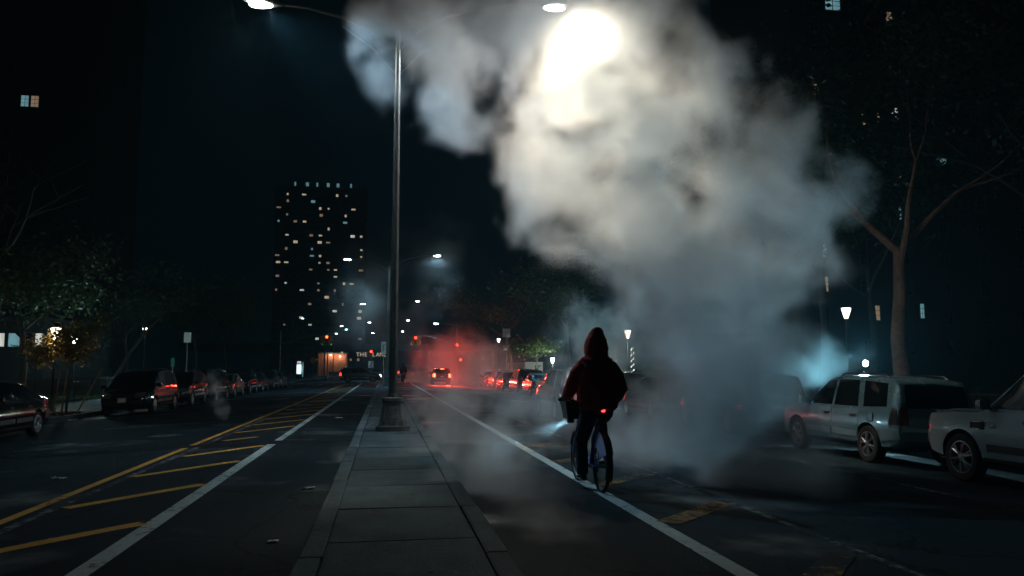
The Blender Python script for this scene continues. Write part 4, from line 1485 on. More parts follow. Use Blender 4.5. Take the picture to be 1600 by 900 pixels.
for (x, z) in ((-.4, 4.85), (1.75, 4.55)):
    MB().box((x, -.35, z), (.34, .4, .18), bev=.03).build('wall_lamp', M['lamp_warm2'] if 'lamp_warm2' in M else M['lamp_white'], bw)
    point_light('wall_lamp_light', bw, (x, -.95, z - .05), 150, (1, .72, .45), .15)
jb = empty('concrete_barrier', (-6.5, 186, -.3), 0, 'pale concrete barrier wall along the end of the left roadway', 'barrier')
for i in range(4):
    b = MB()
    b.loft([[Vector((x, p[0], p[1])) for p in ((-.3, 0), (.3, 0), (.28, .1), (.12, .4), (.09, .95), (-.09, .95), (-.12, .4), (-.28, .1))] for x in (-1.45, 1.45)])
    o = b.build('barrier_segment', M['concrete'], jb, 30, fix=True)
    o.location = (-4.5 + i * 3.0, 0, 0)
ls = empty('letter_sign', (-3.0, 178, 0), 0, 'long lit letter sign under the overpass reading THE LAND', 'sign')
MB().box((0, .25, 4.42), (7.4, .2, 1.5), bev=.03).build('board', M['bldg2'], ls)
for i, ch in enumerate('THE LAND'):
    if ch != ' ':
        text_mesh('letter', ch, 1.25, M['letters'], ls, (-2.85 + i * .86, .12, 4.42), (PI / 2, 0, 0), .03)
for s in (-1, 1):
    MB().box((s * 3.2, .3, 2.0), (.18, .18, 4.0)).build('post', M['grey_metal'], ls)
ls2 = empty('gantry', (5.0, 150, -.1), 0, 'pale steel gantry frame over the right roadway beyond the junction', 'gantry')
MB().box((0, 0, 5.4), (6.5, .25, .35), bev=.02).build('beam', M['concrete'], ls2)
for s in (-1, 1):
    MB().box((s * 3.1, 0, 2.6), (.28, .28, 5.2), bev=.02).build('post', M['concrete'], ls2)

# ---------------------------------------------------------------- parked and moving cars
GRW, GLW = 'cars parked along the right kerb', 'cars parked along the left kerb'
XR, XL = 9.05 + .89, -9.0 - .90
silver = place_car('suv', 'silver', XR, 15.42, RIGHT, 'silver sport utility car half veiled by steam at the right kerb', GRW)
white = place_car('boxy', 'white', 9.0 + .965, 10.12, RIGHT, 'white boxy car cut off by the right edge behind the silver one', GRW)
# side vent, indicator and hood seam of the white car
vw = MB().box((.98 + .06, .972, .90), (.26, .02, .13), bev=.008).build('side_vent', M['black'], white)
MB().tube([(.93, .985, .955), (1.15, .985, .955), (1.15, .985, .845), (.97, .985, .845)], .010, 5).build('vent_trim', M['chrome'], vw)
MB().box((.72, .978, .90), (.07, .012, .035), bev=.004).build('badge', M['chrome'], white)
MB().box((2.20, .905, .78), (.06, .03, .09), bev=.01).build('side_marker', M['lens_red'], white)
bn = MB().box((1.60, .925, 1.098), (1.10, .02, .010)).build('bonnet_seam', M['black'], white)
for ch in silver.children:
    for g_ in list(ch.children) + [ch]:
        if g_.name.startswith(('door_moulding', 'bumper_corner', 'rear_bumper')):
            g_.material_slots[0].link = 'OBJECT'
            g_.material_slots[0].material = M['pale_trim']
# chipped filler flap and fuel door on the silver car
MB().box((-1.42, .886, .86), (.17, .016, .17), bev=.02).build('fuel_door', PAINT['silver'], silver)
cars_r = [('van', 'grey', 22.1, 'dark grey minivan mostly lost in the steam ahead of the silver car'), ('sedan', 'black', 28.0, 'black sedan glinting through the steam at the right of the rider'),
          ('suv', 'navy', 34.0, 'navy sport utility car hidden mostly behind the rider'), ('sedan', 'grey', 39.9, 'grey sedan at the right kerb just left of the rider'),
          ('suv', 'beige', 45.6, 'beige sport utility car in the right kerb row under the dark tree'), ('sedan', 'silver', 51.5, 'silver sedan in the middle of the right kerb row'),
          ('van', 'maroon', 57.4, 'maroon minivan in the right kerb row'), ('sedan', 'black', 63.4, 'black sedan in the far part of the right kerb row'), ('suv', 'white', 69.2, 'white sport utility car second from the far end of the right row'), ('sedan', 'maroon', 75.0, 'maroon sedan at the far end of the right kerb row')]
for kd, cl, y, lab in cars_r:
    w = .97 if kd == 'van' else .90
    place_car(kd, cl, 9.05 + w + rng.uniform(-.05, .1), y, RIGHT, lab, GRW)
cars_l = [('sedan', 'black', -9.9, 21.7, 'black car cut off by the left edge of the picture'), ('van', 'black', -9.95, 35.4, 'black minivan with a pale number plate beside the young tree'),
          ('suv', 'navy', XL, 41.4, 'navy sport utility car right behind the black minivan'), ('van', 'black', -9.95, 47.2, 'tall black minivan in the left row with steam rising before it'),
          ('sedan', 'beige', XL, 53.0, 'beige sedan in the middle of the left row'), ('suv', 'black', XL, 58.7, 'black sport utility car fourth from the far end of the left row'),
          ('sedan', 'grey', XL, 64.3, 'grey sedan third from the far end of the left row'), ('suv', 'grey', XL, 69.9, 'grey sport utility car second from the far end of the left row'), ('sedan', 'silver', XL, 75.6, 'silver sedan at the far end of the left row by the junction')]
for kd, cl, x, y, lab in cars_l:
    place_car(kd, cl, x + rng.uniform(-.06, .06), y, LEFT, lab, GLW)


def light_up(root, front=None, back=None):
    def rec(o):
        for ch in o.children:
            n = ch.name.split('.')[0]
            m = back if n == 'tail_light' else front if n == 'headlight' else None
            if m:
                ch.data = ch.data.copy()
                ch.data.materials[0] = m
            rec(ch)
    rec(root)


GM = 'moving cars in the traffic lanes'
ahead = place_car('suv', 'white', 6.05, 25.6, RIGHT, 'pale sport utility car with red tail lights driving just beyond the rider', GM, roll=R(2.0), name='car')
for s_ in (-1, 1):
    MB().box((-2.235, s_ * .72, .92), (.05, .13, .09), bev=.015).build('lit_tail_lamp', M['tail'], ahead)
point_light('tail_lamp', ahead, (-2.55, .72, .9), 5, (1, .05, .03), .06)
point_light('tail_lamp', ahead, (-2.55, -.72, .9), 5, (1, .05, .03), .06)
braking = place_car('suv', 'red', 5.45, 79.6, RIGHT, 'car braking at the junction with glaring red lights', GM, roll=R(2.0), name='car')
light_up(braking, None, M['brake'])
bx_ = MB().box((-2.02, 0, 1.535), (.05, .34, .06), bev=.01).build('high_brake_light', M['brake'], braking)
for y_ in (-.72, .72):
    spot_light('brake_lamp', braking, (-2.32, y_, .92), (R(70), 0, R(106)), 4200, (1, .05, .025), 72, 1.0, .1)
crossing = place_car('suv', 'grey', -2.55, 88.0, 0.0, 'dark grey car crossing the junction from left to right', GM, roll=0, name='car')
crossing.location.z = -.06
light_up(crossing, M['head_lit'], M['tail'])
point_light('head_lamp', crossing, (2.7, 0, .7), 50, (1, .75, .5), .1)
place_car('sedan', 'grey', 3.5, 103.0, RIGHT, 'grey sedan waiting in the queue past the junction', GM, roll=0, name='car')
q2 = place_car('suv', 'black', 2.6, 112.0, RIGHT, 'black car second in the queue past the junction', GM, roll=0, name='car')
light_up(q2, None, M['tail'])
place_car('van', 'grey', 3.0, 122.0, RIGHT, 'grey minivan farthest in the queue past the junction', GM, roll=0, name='car')
place_car('sedan', 'white', 7.0, 118.0, RIGHT, 'white sedan beyond the braking car', GM, roll=0, name='car')

# ---------------------------------------------------------------- bicycle and rider
def remesh(mb, name, voxel, m, parent, smooth_it=4, wrinkle=0.0, wscale=8.0, drop=None, thick=0.0):
    """fuse overlapping closed shapes into one continuous skin"""
    me = mb.mesh('tmp', m)
    bm = bmesh.new(); bm.from_mesh(me); bmesh.ops.recalc_face_normals(bm, faces=bm.faces[:]); bm.to_mesh(me); bm.free()
    o = bpy.data.objects.new('tmp', me)
    COL.objects.link(o)
    md = o.modifiers.new('r', 'REMESH')
    md.mode = 'VOXEL'
    md.voxel_size = voxel
    ms = o.modifiers.new('s', 'SMOOTH')
    ms.factor = .5
    ms.iterations = smooth_it
    dg = bpy.context.evaluated_depsgraph_get()
    out = bpy.data.meshes.new_from_object(o.evaluated_get(dg))
    bpy.data.objects.remove(o)
    out.name = name
    if wrinkle or drop:
        bm = bmesh.new()
        bm.from_mesh(out)
        bm.normal_update()
        if wrinkle:
            for v in bm.verts:
                p = v.co
                a = noise.noise(Vector((p.x * wscale, p.y * wscale, p.z * wscale * 1.7)))
                b = noise.noise(Vector((p.x * wscale * 2.3 + 7, p.y * wscale * 2.3, p.z * wscale * 3.6)))
                v.co = p + v.normal * wrinkle * (1 - abs(a) * 2.2 + b * .45)
        if drop:
            bmesh.ops.delete(bm, geom=[v for v in bm.verts if drop(v.co)], context='VERTS')
        bm.to_mesh(out)
        bm.free()
    out.materials.clear()
    out.materials.append(m)
    out.shade_smooth()
    r = bpy.data.objects.new(name, out)
    COL.objects.link(r)
    r.parent = parent
    if thick:
        so = r.modifiers.new('thickness', 'SOLIDIFY')
        so.thickness = thick
    return r


def oval(c, rx, ry, n=18, tilt=0.0):
    return [Vector((c[0] + rx * math.cos(2 * PI * k / n), c[1] + ry * math.sin(2 * PI * k / n), c[2] + tilt * math.sin(2 * PI * k / n))) for k in range(n)]


def ring_wheel(root, y, name='wheel'):
    rr = .335
    n = 44
    prof = [(.292, 0), (.297, -.019), (.315, -.025), (.332, -.017), (.338, 0), (.332, .017), (.315, .025), (.297, .019)]
    t = MB()
    rings = [[Vector((h, r_ * math.cos(2 * PI * k / n), r_ * math.sin(2 * PI * k / n))) for k in range(n)] for r_, h in prof]
    t.loft(rings + [rings[0]], cap=False)
    w = t.build(name, M['rubber'], root, 60, fix=True)
    w.location = (0, y, .338)
    r = MB()
    rings = [[Vector((h, r_ * math.cos(2 * PI * k / n), r_ * math.sin(2 * PI * k / n))) for k in range(n)] for r_, h in ((.296, -.014), (.296, .014), (.280, .012), (.276, 0), (.280, -.012))]
    r.loft(rings + [rings[0]], cap=False)
    r.build('rim', M['alloy'], w, 60, fix=True)
    s = MB()
    for k in range(28):
        a = 2 * PI * k / 28
        b_ = a + (.42 if k % 2 else -.42)
        h = .032 if k % 4 < 2 else -.032
        s.tube([(h, .035 * math.cos(b_), .035 * math.sin(b_)), (0, .282 * math.cos(a), .282 * math.sin(a))], .0016, 4)
    tag(s.build('spokes', M['chrome'], w), kind='stuff')
    MB().lathe([(.02, -.055), (.045, -.04), (.048, .04), (.02, .055)], 14, 'x').build('hub', M['grey_metal'], w, 40, fix=True)
    return w


def bicycle(label):
    r = empty('bicycle', label=label, cat='bicycle', group='hire bicycles being ridden')
    WB = 1.10
    ring_wheel(r, 0.0)
    ring_wheel(r, WB)
    f = MB()   # low step-through frame
    f.tube([(0, .985, .86), (0, .93, .66), (0, .80, .44), (0, .62, .31), (0, .44, .285)], [.036, .042, .046, .046, .042], 10)
    f.tube([(0, .44, .285), (0, .36, .50), (0, .27, .72)], [.036, .033, .030], 10)
    for s in (-1, 1):
        f.tube([(s * .02, .44, .285), (s * .055, .22, .29), (s * .062, 0, .338)], .014, 7)
        f.tube([(s * .015, .30, .64), (s * .05, .12, .47), (s * .062, 0, .338)], .011, 7)
    f.tube([(0, .985, .84), (0, .96, .98)], .030, 10)
    fr = f.build('frame', M['bike_blue'], r, 50, fix=True)
    fk = MB()
    for s in (-1, 1):
        fk.tube([(s * .03, .99, .78), (s * .055, 1.02, .66), (s * .058, 1.08, .40), (s * .058, WB, .338)], [.018, .017, .013, .012], 7)
    fk.tube([(-.05, .99, .78), (.05, .99, .78)], .022, 8)
    fk.build('fork', M['bike_blue'], r, 50, fix=True)
    # fenders
    def fender(yc, a0, a1, width, m, nm, skirt=0.0):
        rings = []
        n = 22
        for k in range(n + 1):
            a = R(a0 + (a1 - a0) * k / n)
            er = .365
            ring = []
            for (dx, dr) in ((-width, -.05), (-width * .9, -.012), (-width * .5, .006), (0, .012), (width * .5, .006), (width * .9, -.012), (width, -.05), (width * .93, -.05), (width * .8, -.018), (0, .004), (-width * .8, -.018), (-width * .93, -.05)):
                q = er + dr
                ring.append(Vector((dx, yc + q * math.cos(a), .338 + q * math.sin(a))))
            rings.append(ring)
        return MB().loft(rings).build(nm, m, r, 50, fix=True)
    rf = fender(0.0, 28, 205, .044, M['black'], 'rear_fender')
    fender(WB, 20, 165, .040, M['black'], 'front_fender')
    # blue skirt guards either side of the rear wheel
    for s in (-1, 1):
        g_ = MB()
        rows = []
        for k in range(13):
            a = R(40 + 118 * k / 12)
            inner = .14 + .05 * math.sin(PI * k / 12)
            rows.append([Vector((s * (.046 + .020 * t_), (.385 - (.385 - inner) * t_) * math.cos(a) + .02, .338 + (.385 - (.385 - inner) * t_) * math.sin(a) + .01)) for t_ in (0, .33, .66, 1)] + [Vector((s * (.040 + .020 * t_), (.385 - (.385 - inner) * t_) * math.cos(a) + .02, .338 + (.385 - (.385 - inner) * t_) * math.sin(a) + .01)) for t_ in (1, .66, .33, 0)])
        g_.loft(rows).build('skirt_guard', M['bike_blue'], r, 50, fix=True)
    fl = MB().box((0, -.325, .43), (.07, .012, .12), Matrix.Rotation(R(-25), 3, 'X'), .004).build('mud_flap', M['black'], rf)
    MB().box((0, -.30, .545), (.055, .02, .04), bev=.006).build('reflector', M['lens_red'], rf)
    # chain case and crank
    MB().lathe([(.10, .052), (.105, .06), (.10, .07)], 18, 'x', (0, .44, .285)).build('chain_case', M['black'], r, 40, fix=True)
    ck = MB()
    ck.tube([(-.09, .44, .285), (.09, .44, .285)], .018, 8)
    ck.tube([(-.085, .44, .285), (-.095, .415, .115)], .012, 6)
    ck.tube([(.085, .44, .285), (.095, .465, .455)], .012, 6)
    cr = ck.build('crank', M['grey_metal'], r, 40, fix=True)
    MB().box((-.145, .415, .112), (.095, .09, .024), bev=.006).build('pedal', M['black'], cr)
    MB().box((.145, .465, .458), (.095, .09, .024), bev=.006).build('pedal', M['black'], cr)
    # seat post, saddle with red light
    MB().tube([(0, .275, .70), (0, .20, .90)], .017, 8).build('seat_post', M['grey_metal'], r, 40, fix=True)
    sd = MB()
    rows = []
    for (y, w, z) in ((.05, .07, .935), (.08, .115, .955), (.15, .12, .955), (.22, .085, .95), (.30, .035, .945), (.345, .022, .935)):
        rows.append([Vector((w * math.cos(2 * PI * k / 12), y, z + (.028 if math.sin(2 * PI * k / 12) > 0 else .05) * math.sin(2 * PI * k / 12))) for k in range(12)])
    sdl = sd.loft(rows).build('saddle', M['black'], r, 50, fix=True)
    tl = MB().box((.02, .012, .985), (.045, .03, .035), bev=.008).build('tail_light', M['bike_red'], sdl)
    # handlebar, basket carrier, headlight
    hb = MB().tube([(-.335, .80, 1.085), (-.24, .845, 1.095), (-.12, .93, 1.07), (0, .955, 1.04), (.12, .93, 1.07), (.24, .845, 1.095), (.335, .80, 1.085)], .013, 8)
    hb.tube([(0, .96, .95), (0, .955, 1.05)], .02, 8)
    h = hb.build('handlebar', M['black'], r, 50, fix=True)
    for s in (-1, 1):
        MB().tube([(s * .355, .788, 1.083), (s * .235, .847, 1.095)], .018, 8).build('grip', M['rubber'], h, 40, fix=True)
        MB().tube([(s * .235, .86, 1.085), (s * .30, .86, 1.07), (s * .33, .84, 1.06)], .006, 5).build('brake_lever', M['grey_metal'], h)
    b = MB()
    for (w, d, z) in ((.17, .13, .83), (.215, .17, 1.05)):
        pts = [(-w, 1.14 - d, z), (w, 1.14 - d, z), (w, 1.14 + d, z), (-w, 1.14 + d, z), (-w, 1.14 - d, z)]
        for p, q in zip(pts, pts[1:]):
            b.tube([p, q], .011, 6)
    b.box((0, 1.14, .83), (.34, .26, .02))
    for s in (-1, 1):
        b.add([(s * .172, 1.01, .83), (s * .172, 1.27, .83), (s * .215, 1.31, 1.04), (s * .215, .97, 1.04), (s * .164, 1.01, .83), (s * .164, 1.27, .83), (s * .207, 1.31, 1.04), (s * .207, .97, 1.04)], [(0, 1, 2, 3), (7, 6, 5, 4), (0, 4, 5, 1), (1, 5, 6, 2), (2, 6, 7, 3), (3, 7, 4, 0)])
    b.add([(-.172, 1.01, .83), (.172, 1.01, .83), (.215, .97, 1.04), (-.215, .97, 1.04), (-.172, 1.018, .83), (.172, 1.018, .83), (.215, .978, 1.04), (-.215, .978, 1.04)], [(0, 1, 2, 3), (7, 6, 5, 4), (0, 4, 5, 1), (1, 5, 6, 2), (2, 6, 7, 3), (3, 7, 4, 0)])
    b.tube([(0, .98, .86), (0, 1.05, .83)], .018, 6)
    bk = b.build('basket', M['black'], r, 30)
    MB().box((-.09, 1.19, .785), (.09, .08, .055), bev=.014).build('headlight', M['black'], bk)
    hl = MB().lathe([(.024, 0), (.022, .012), (.01, .016)], 12, 'y', (-.09, 1.232, .785)).build('headlight_lens', M['bike_head'], bk, 40, fix=True)
    MB().tube([(.02, .95, 1.0), (-.04, 1.02, .78), (-.02, 1.0, .66), (0, .99, .60)], .005, 5).build('brake_cable', M['black'], r)
    return r


bike = bicycle('dark blue hire bicycle with a front basket under the hooded rider')
HEAD_Z = R(3)
bike.location = (2.61, 9.53, -.002)
bike.rotation_euler = (0, R(1.0), R(1))
hl_ = spot_light('bicycle_headlight_beam', bike, (-.09, 1.27, .785), (R(63), 0, R(58)), 130, (.35, .78, 1.0), 34, .9, .02)
bag = MB().box((-.13, 1.12, 1.06), (.11, .10, .15), Matrix.Rotation(R(8), 3, 'Y'), .025)
bago = bag.build('white_bundle', M['paper'], None, 40)
bago.location, bago.rotation_euler = bike.location, bike.rotation_euler
tag(bago, 'small white bundle sticking up in the bicycle basket', 'bundle')


def rider(label):
    r = empty('person', label=label, cat='person', group='people riding bicycles')
    # body: one continuous figure
    b = MB()
    b.loft([oval((0, .17, .92), .12, .10), oval((0, .17, 1.0), .15, .11), oval((0, .18, 1.15), .135, .095), oval((0, .21, 1.35), .155, .105), oval((0, .235, 1.52), .15, .095), oval((0, .25, 1.60), .075, .07), oval((0, .27, 1.66), .055, .058), oval((0, .29, 1.71), .058, .07), oval((0, .30, 1.76), .070, .092), oval((0, .30, 1.83), .078, .10), oval((0, .29, 1.89), .068, .086), oval((0, .285, 1.925), .035, .045)])
    b.ball((0, .402, 1.80), (.014, .022, .022), 8, 6)        # nose
    b.ball((0, .365, 1.725), (.03, .03, .02), 8, 6)          # chin
    for s in (-1, 1):
        b.ball((s * .08, .295, 1.80), (.012, .022, .034), 8, 6)   # ears
        b.ball((s * .03, .378, 1.765), (.02, .016, .008), 8, 5)   # lips
    LS, LE, LW = Vector((-.175, .24, 1.53)), Vector((-.278, .36, 1.28)), Vector((-.292, .70, 1.125))
    RS, RE, RW = Vector((.175, .24, 1.53)), Vector((.268, .16, 1.26)), Vector((.175, .36, 1.13))
    b.tube([LS, LS.lerp(LE, .5), LE, LE.lerp(LW, .4), LW], [.058, .050, .042, .040, .027], 12)
    b.tube([RS, RS.lerp(RE, .5), RE, RE.lerp(RW, .4), RW], [.058, .050, .042, .040, .027], 12)
    # left hand closed round the grip
    b.tube([LW, (-.293, .735, 1.122), (-.294, .775, 1.116)], [.027, .034, .038], 10)
    for i, (dx, l) in enumerate(((-.034, .92), (-.012, 1.0), (.011, .97), (.032, .82))):
        x = -.294 + dx
        yo = .018 * (-dx / .034)
        b.tube([(x, .785 - yo, 1.118), (x, .822 - yo, 1.120), (x, .846 - yo * .8, 1.102 - .004 * i), (x, .838 - yo, 1.072), (x, .812 - yo, 1.064 + .01 * (1 - l))], [.0105, .010, .0095, .009, .008], 7)
    b.tube([(-.262, .755, 1.115), (-.240, .785, 1.098), (-.236, .815, 1.078), (-.243, .835, 1.066)], [.013, .011, .010, .009], 7)
    # right hand in the pocket, loosely curled
    b.tube([RW, (.155, .385, 1.115), (.12, .40, 1.105)], [.027, .033, .036], 10)
    for i in range(4):
        z = 1.135 - .02 * i
        b.tube([(.11, .405, z), (.075, .405, z - .004), (.045, .395, z - .006), (.035, .378, z - .006)], [.010, .0095, .009, .008], 7)
    b.tube([(.14, .385, 1.13), (.115, .375, 1.15), (.09, .372, 1.155)], [.012, .010, .009], 7)
    LH, LK, LA = Vector((-.10, .18, .95)), Vector((-.135, .45, .58)), Vector((-.140, .355, .205))
    RH, RK, RA = Vector((.10, .18, .95)), Vector((.15, .575, .855)), Vector((.140, .435, .545))
    for (h_, k_, a_) in ((LH, LK, LA), (RH, RK, RA)):
        b.tube([h_, h_.lerp(k_, .5), k_, k_.lerp(a_, .4), a_], [.085, .072, .054, .050, .035], 12)
        b.tube([a_ + Vector((0, -.05, -.03)), a_ + Vector((0, .02, -.055)), a_ + Vector((0, .12, -.065))], [.035, .038, .028], 10)
    body = remesh(b, 'body', .008, M['skin'], r, 2)
    # hair under the hood
    hr = MB().ball((0, .275, 1.845), (.088, .105, .095), 16, 10)
    hr.build('hair', M['hair'], r, 60)
    # eyes
    for s in (-1, 1):
        MB().ball((s * .032, .388, 1.815), (.011, .009, .008), 8, 6).build('eye', M['paper'], r, 60)
    # hooded top, loose and puffy
    h = MB()
    h.loft([oval((0, .165, .985), .215, .165), oval((0, .165, 1.02), .245, .185), oval((0, .17, 1.10), .265, .195), oval((.0, .18, 1.25), .27, .185), oval((0, .205, 1.40), .265, .175), oval((0, .225, 1.50), .235, .16), oval((0, .235, 1.57), .18, .14), oval((0, .245, 1.63), .13, .125), oval((0, .25, 1.67), .11, .11)])
    h.tube([Vector((-.15, .235, 1.535)), LS.lerp(LE, .45) + Vector((-.02, -.01, 0)), LE + Vector((-.01, -.01, -.02)), LE.lerp(LW, .5) + Vector((-.005, 0, -.02)), LW + Vector((0, -.03, -.002))], [.098, .098, .092, .078, .046], 14)
    h.tube([Vector((.15, .235, 1.535)), RS.lerp(RE, .45) + Vector((.025, 0, 0)), RE + Vector((.02, -.01, -.02)), RE.lerp(RW, .5) + Vector((.035, -.01, -.03)), RW + Vector((.03, .03, -.03))], [.098, .098, .096, .088, .075], 14)
    h.tube([(-.17, .24, 1.545), (-.09, .245, 1.585), (0, .25, 1.605), (.09, .245, 1.585), (.17, .24, 1.545)], [.085, .08, .075, .08, .085], 12)
    # hood: soft cone, peak a little behind the crown
    h.loft([oval((0, .24, 1.585), .13, .125), oval((0, .245, 1.64), .145, .135), oval((0, .265, 1.72), .153, .155), oval((0, .275, 1.80), .148, .16), oval((0, .265, 1.87), .128, .145, tilt=-.01), oval((-.004, .25, 1.93), .098, .115, tilt=-.015), oval((-.006, .23, 1.978), .066, .078, tilt=-.02), oval((-.006, .205, 2.008), .032, .036, tilt=-.008)])
    h.tube([(-.12, .20, 1.59), (0, .115, 1.585), (.12, .20, 1.59)], [.05, .055, .05], 10)

    def face_hole(p):
        return ((p.x / .085) ** 2 + ((p.z - 1.80) / .115) ** 2 < 1) and p.y > .33
    top = remesh(h, 'hooded_top', .012, M['hoodie'], r, 5, .006, 7.0, face_hole, 0.0)
    # trousers
    t = MB()
    t.loft([oval((0, .165, .90), .15, .14), oval((0, .165, .96), .185, .155), oval((0, .165, 1.04), .19, .15)])
    for (h_, k_, a_, up) in ((LH, LK, LA, 0), (RH, RK, RA, 0)):
        t.tube([h_ + Vector((0, 0, .02)), h_.lerp(k_, .5), k_, k_.lerp(a_, .35), k_.lerp(a_, .8), a_ + Vector((0, 0, -.02))], [.108, .096, .078, .078, .072, .070], 14)
    remesh(t, 'trousers', .012, M['denim'], r, 4, .005, 9.0)
    for a_ in (LA, RA):
        s = MB()
        rows = []
        for (y, w, z0, z1) in ((-.085, .030, -.088, -.01), (-.06, .038, -.092, .01), (0, .040, -.092, .015), (.06, .043, -.092, -.02), (.12, .046, -.092, -.04), (.165, .036, -.09, -.055), (.185, .016, -.085, -.065)):
            cz_, hz_ = (z0 + z1) / 2, (z1 - z0) / 2
            rows.append([Vector((a_.x + w * math.cos(2 * PI * q / 14), a_.y + y, a_.z + cz_ + hz_ * math.sin(2 * PI * q / 14) * .98)) for q in range(14)])
        sh = s.loft(rows).build('shoe', M['shoe'], r, 60, fix=True)
        so = MB()
        so.loft([[Vector((a_.x + w * sx, a_.y + y, a_.z + z)) for (sx, z) in ((-1, -.094), (1, -.094), (1, -.074), (-1, -.074))] for (y, w) in ((-.09, .026), (-.06, .040), (0, .042), (.06, .045), (.12, .048), (.17, .036), (.19, .014))])
        so.build('sole', M['sole'], sh, 30, fix=True)
    return r


person = rider('person in a dark red hooded top riding away, hood up')
person.location = bike.location
person.rotation_euler = bike.rotation_euler
bike2 = copy_tree(bike)
for ch in list(bike2.children):
    if ch.type == 'LIGHT':
        bpy.data.objects.remove(ch)
bike2['label'] = 'distant bicycle under the small dark rider near the junction'
bike2.location = (1.83, 79.0, 0)
bike2.rotation_euler = (0, 0, 0)
person2 = copy_tree(person)
person2['label'] = 'distant person in dark clothes riding a bicycle toward the junction'
person2.location = (1.83, 79.0, 0)
person2.rotation_euler = (0, 0, 0)
for ch in person2.children:
    if ch.name.startswith('hooded_top'):
        ch.data = ch.data.copy()
        ch.data.materials[0] = M['denim']

# ---------------------------------------------------------------- steam
def steam(name, label, blobs, vox, dens, warp=.9, wsc=.45, nscale=.8, cut=.15, gain=1.6, power=1.4, amp=2.6, col=(.95, .95, .95), aniso=.2, pad=1.35, seed=0.0, floor=None, tint=.0, bill=.5):
    """a cloud: puffs (x, y, z, radius, weight) blended and broken up by turbulence, stored as a density grid"""
    mn = Vector([min(b[i] - b[3] * pad for b in blobs) for i in range(3)])
    mx = Vector([max(b[i] + b[3] * pad for b in blobs) for i in range(3)])
    if floor is not None:
        mn.z = max(mn.z, floor)
    ng = bpy.data.node_groups.new(name, 'GeometryNodeTree')
    ng.interface.new_socket('Geometry', in_out='INPUT', socket_type='NodeSocketGeometry')
    ng.interface.new_socket('Geometry', in_out='OUTPUT', socket_type='NodeSocketGeometry')
    N, L = ng.nodes, ng.links
    out = N.new('NodeGroupOutput')
    vc = N.new('GeometryNodeVolumeCube')
    vc.inputs['Min'].default_value = mn
    vc.inputs['Max'].default_value = mx
    for i, k_ in enumerate('XYZ'):
        vc.inputs['Resolution ' + k_].default_value = max(8, int((mx[i] - mn[i]) / vox))
    pos0 = N.new('GeometryNodeInputPosition')

    def vm(op, a, b=None, s=None):
        n = N.new('ShaderNodeVectorMath')
        n.operation = op
        for k_, v in ((0, a), (1, b)):
            if isinstance(v, (tuple, Vector)):
                n.inputs[k_].default_value = v
            elif v is not None:
                L.new(v, n.inputs[k_])
        if s is not None:
            n.inputs['Scale'].default_value = s
        return n

    def m(op, a, b=None, c=None, clamp=False):
        n = N.new('ShaderNodeMath')
        n.operation = op
        n.use_clamp = clamp
        for k_, v in ((0, a), (1, b), (2, c)):
            if isinstance(v, (int, float)):
                n.inputs[k_].default_value = v
            elif v is not None:
                L.new(v, n.inputs[k_])
        return n.outputs[0]

    def nz(scale, detail, src, rough=.55):
        n = N.new('ShaderNodeTexNoise')
        n.inputs['Scale'].default_value = scale
        n.inputs['Detail'].default_value = detail
        n.inputs['Roughness'].default_value = rough
        L.new(src, n.inputs['Vector'])
        return n

    pos = vm('ADD', pos0.outputs[0], (seed, seed * .7, -seed)).outputs[0]
    n1 = nz(wsc, 2, pos)
    w1 = vm('SCALE', vm('SUBTRACT', n1.outputs['Color'], (.5, .5, .5)).outputs[0], None, 2.2 * warp)
    P = vm('ADD', pos0.outputs[0], w1.outputs[0]).outputs[0]
    Pn = vm('ADD', pos, w1.outputs[0]).outputs[0]
    f = None
    for (x, y, z, r_, d) in blobs:
        dist = vm('DISTANCE', P, (x, y, z)).outputs['Value']
        v = m('MULTIPLY_ADD', dist, -d / r_, d)
        f = v if f is None else m('SMOOTH_MAX', f, v, .15)
    n2 = nz(nscale, 5, Pn)
    n3 = nz(nscale * 2.7, 4, pos)
    bil = m('ABSOLUTE', m('MULTIPLY_ADD', n3.outputs['Fac'], 2.0, -1.0))
    e = m('MULTIPLY_ADD', m('SUBTRACT', n2.outputs['Fac'], .52), amp, f)
    e = m('MULTIPLY_ADD', bil, bill, e)
    e = m('SUBTRACT', e, cut)
    e = m('MULTIPLY', e, gain, clamp=True)
    # nothing outside the puffs themselves
    e = m('MULTIPLY', e, m('MULTIPLY_ADD', f, 4.0, 1.0, clamp=True))
    e = m('MULTIPLY', m('POWER', e, power), dens)
    L.new(e, vc.inputs['Density'])
    sm = N.new('GeometryNodeSetMaterial')
    L.new(vc.outputs[0], sm.inputs[0])
    L.new(sm.outputs[0], out.inputs[0])
    ma = bpy.data.materials.new(name)
    ma.use_nodes = True
    t = ma.node_tree
    t.nodes.clear()
    mo = t.nodes.new('ShaderNodeOutputMaterial')
    at_ = t.nodes.new('ShaderNodeAttribute')
    at_.attribute_name = 'density'
    pv = t.nodes.new('ShaderNodeVolumeScatter')
    pv.inputs['Color'].default_value = (*col, 1)
    pv.inputs['Anisotropy'].default_value = aniso
    t.links.new(at_.outputs['Fac'], pv.inputs['Density'])
    ab = t.nodes.new('ShaderNodeVolumeAbsorption')
    ab.inputs['Color'].default_value = (.70, .88, 1.0, 1)
    am = t.nodes.new('ShaderNodeMath')
    am.operation = 'MULTIPLY'
    am.inputs[1].default_value = tint
    t.links.new(at_.outputs['Fac'], am.inputs[0])
    t.links.new(am.outputs[0], ab.inputs['Density'])
    ads = t.nodes.new('ShaderNodeAddShader')
    t.links.new(pv.outputs[0], ads.inputs[0])
    t.links.new(ab.outputs[0], ads.inputs[1])
    t.links.new(ads.outputs[0], mo.inputs['Volume'])
    sm.inputs['Material'].default_value = ma
    hull = MB()
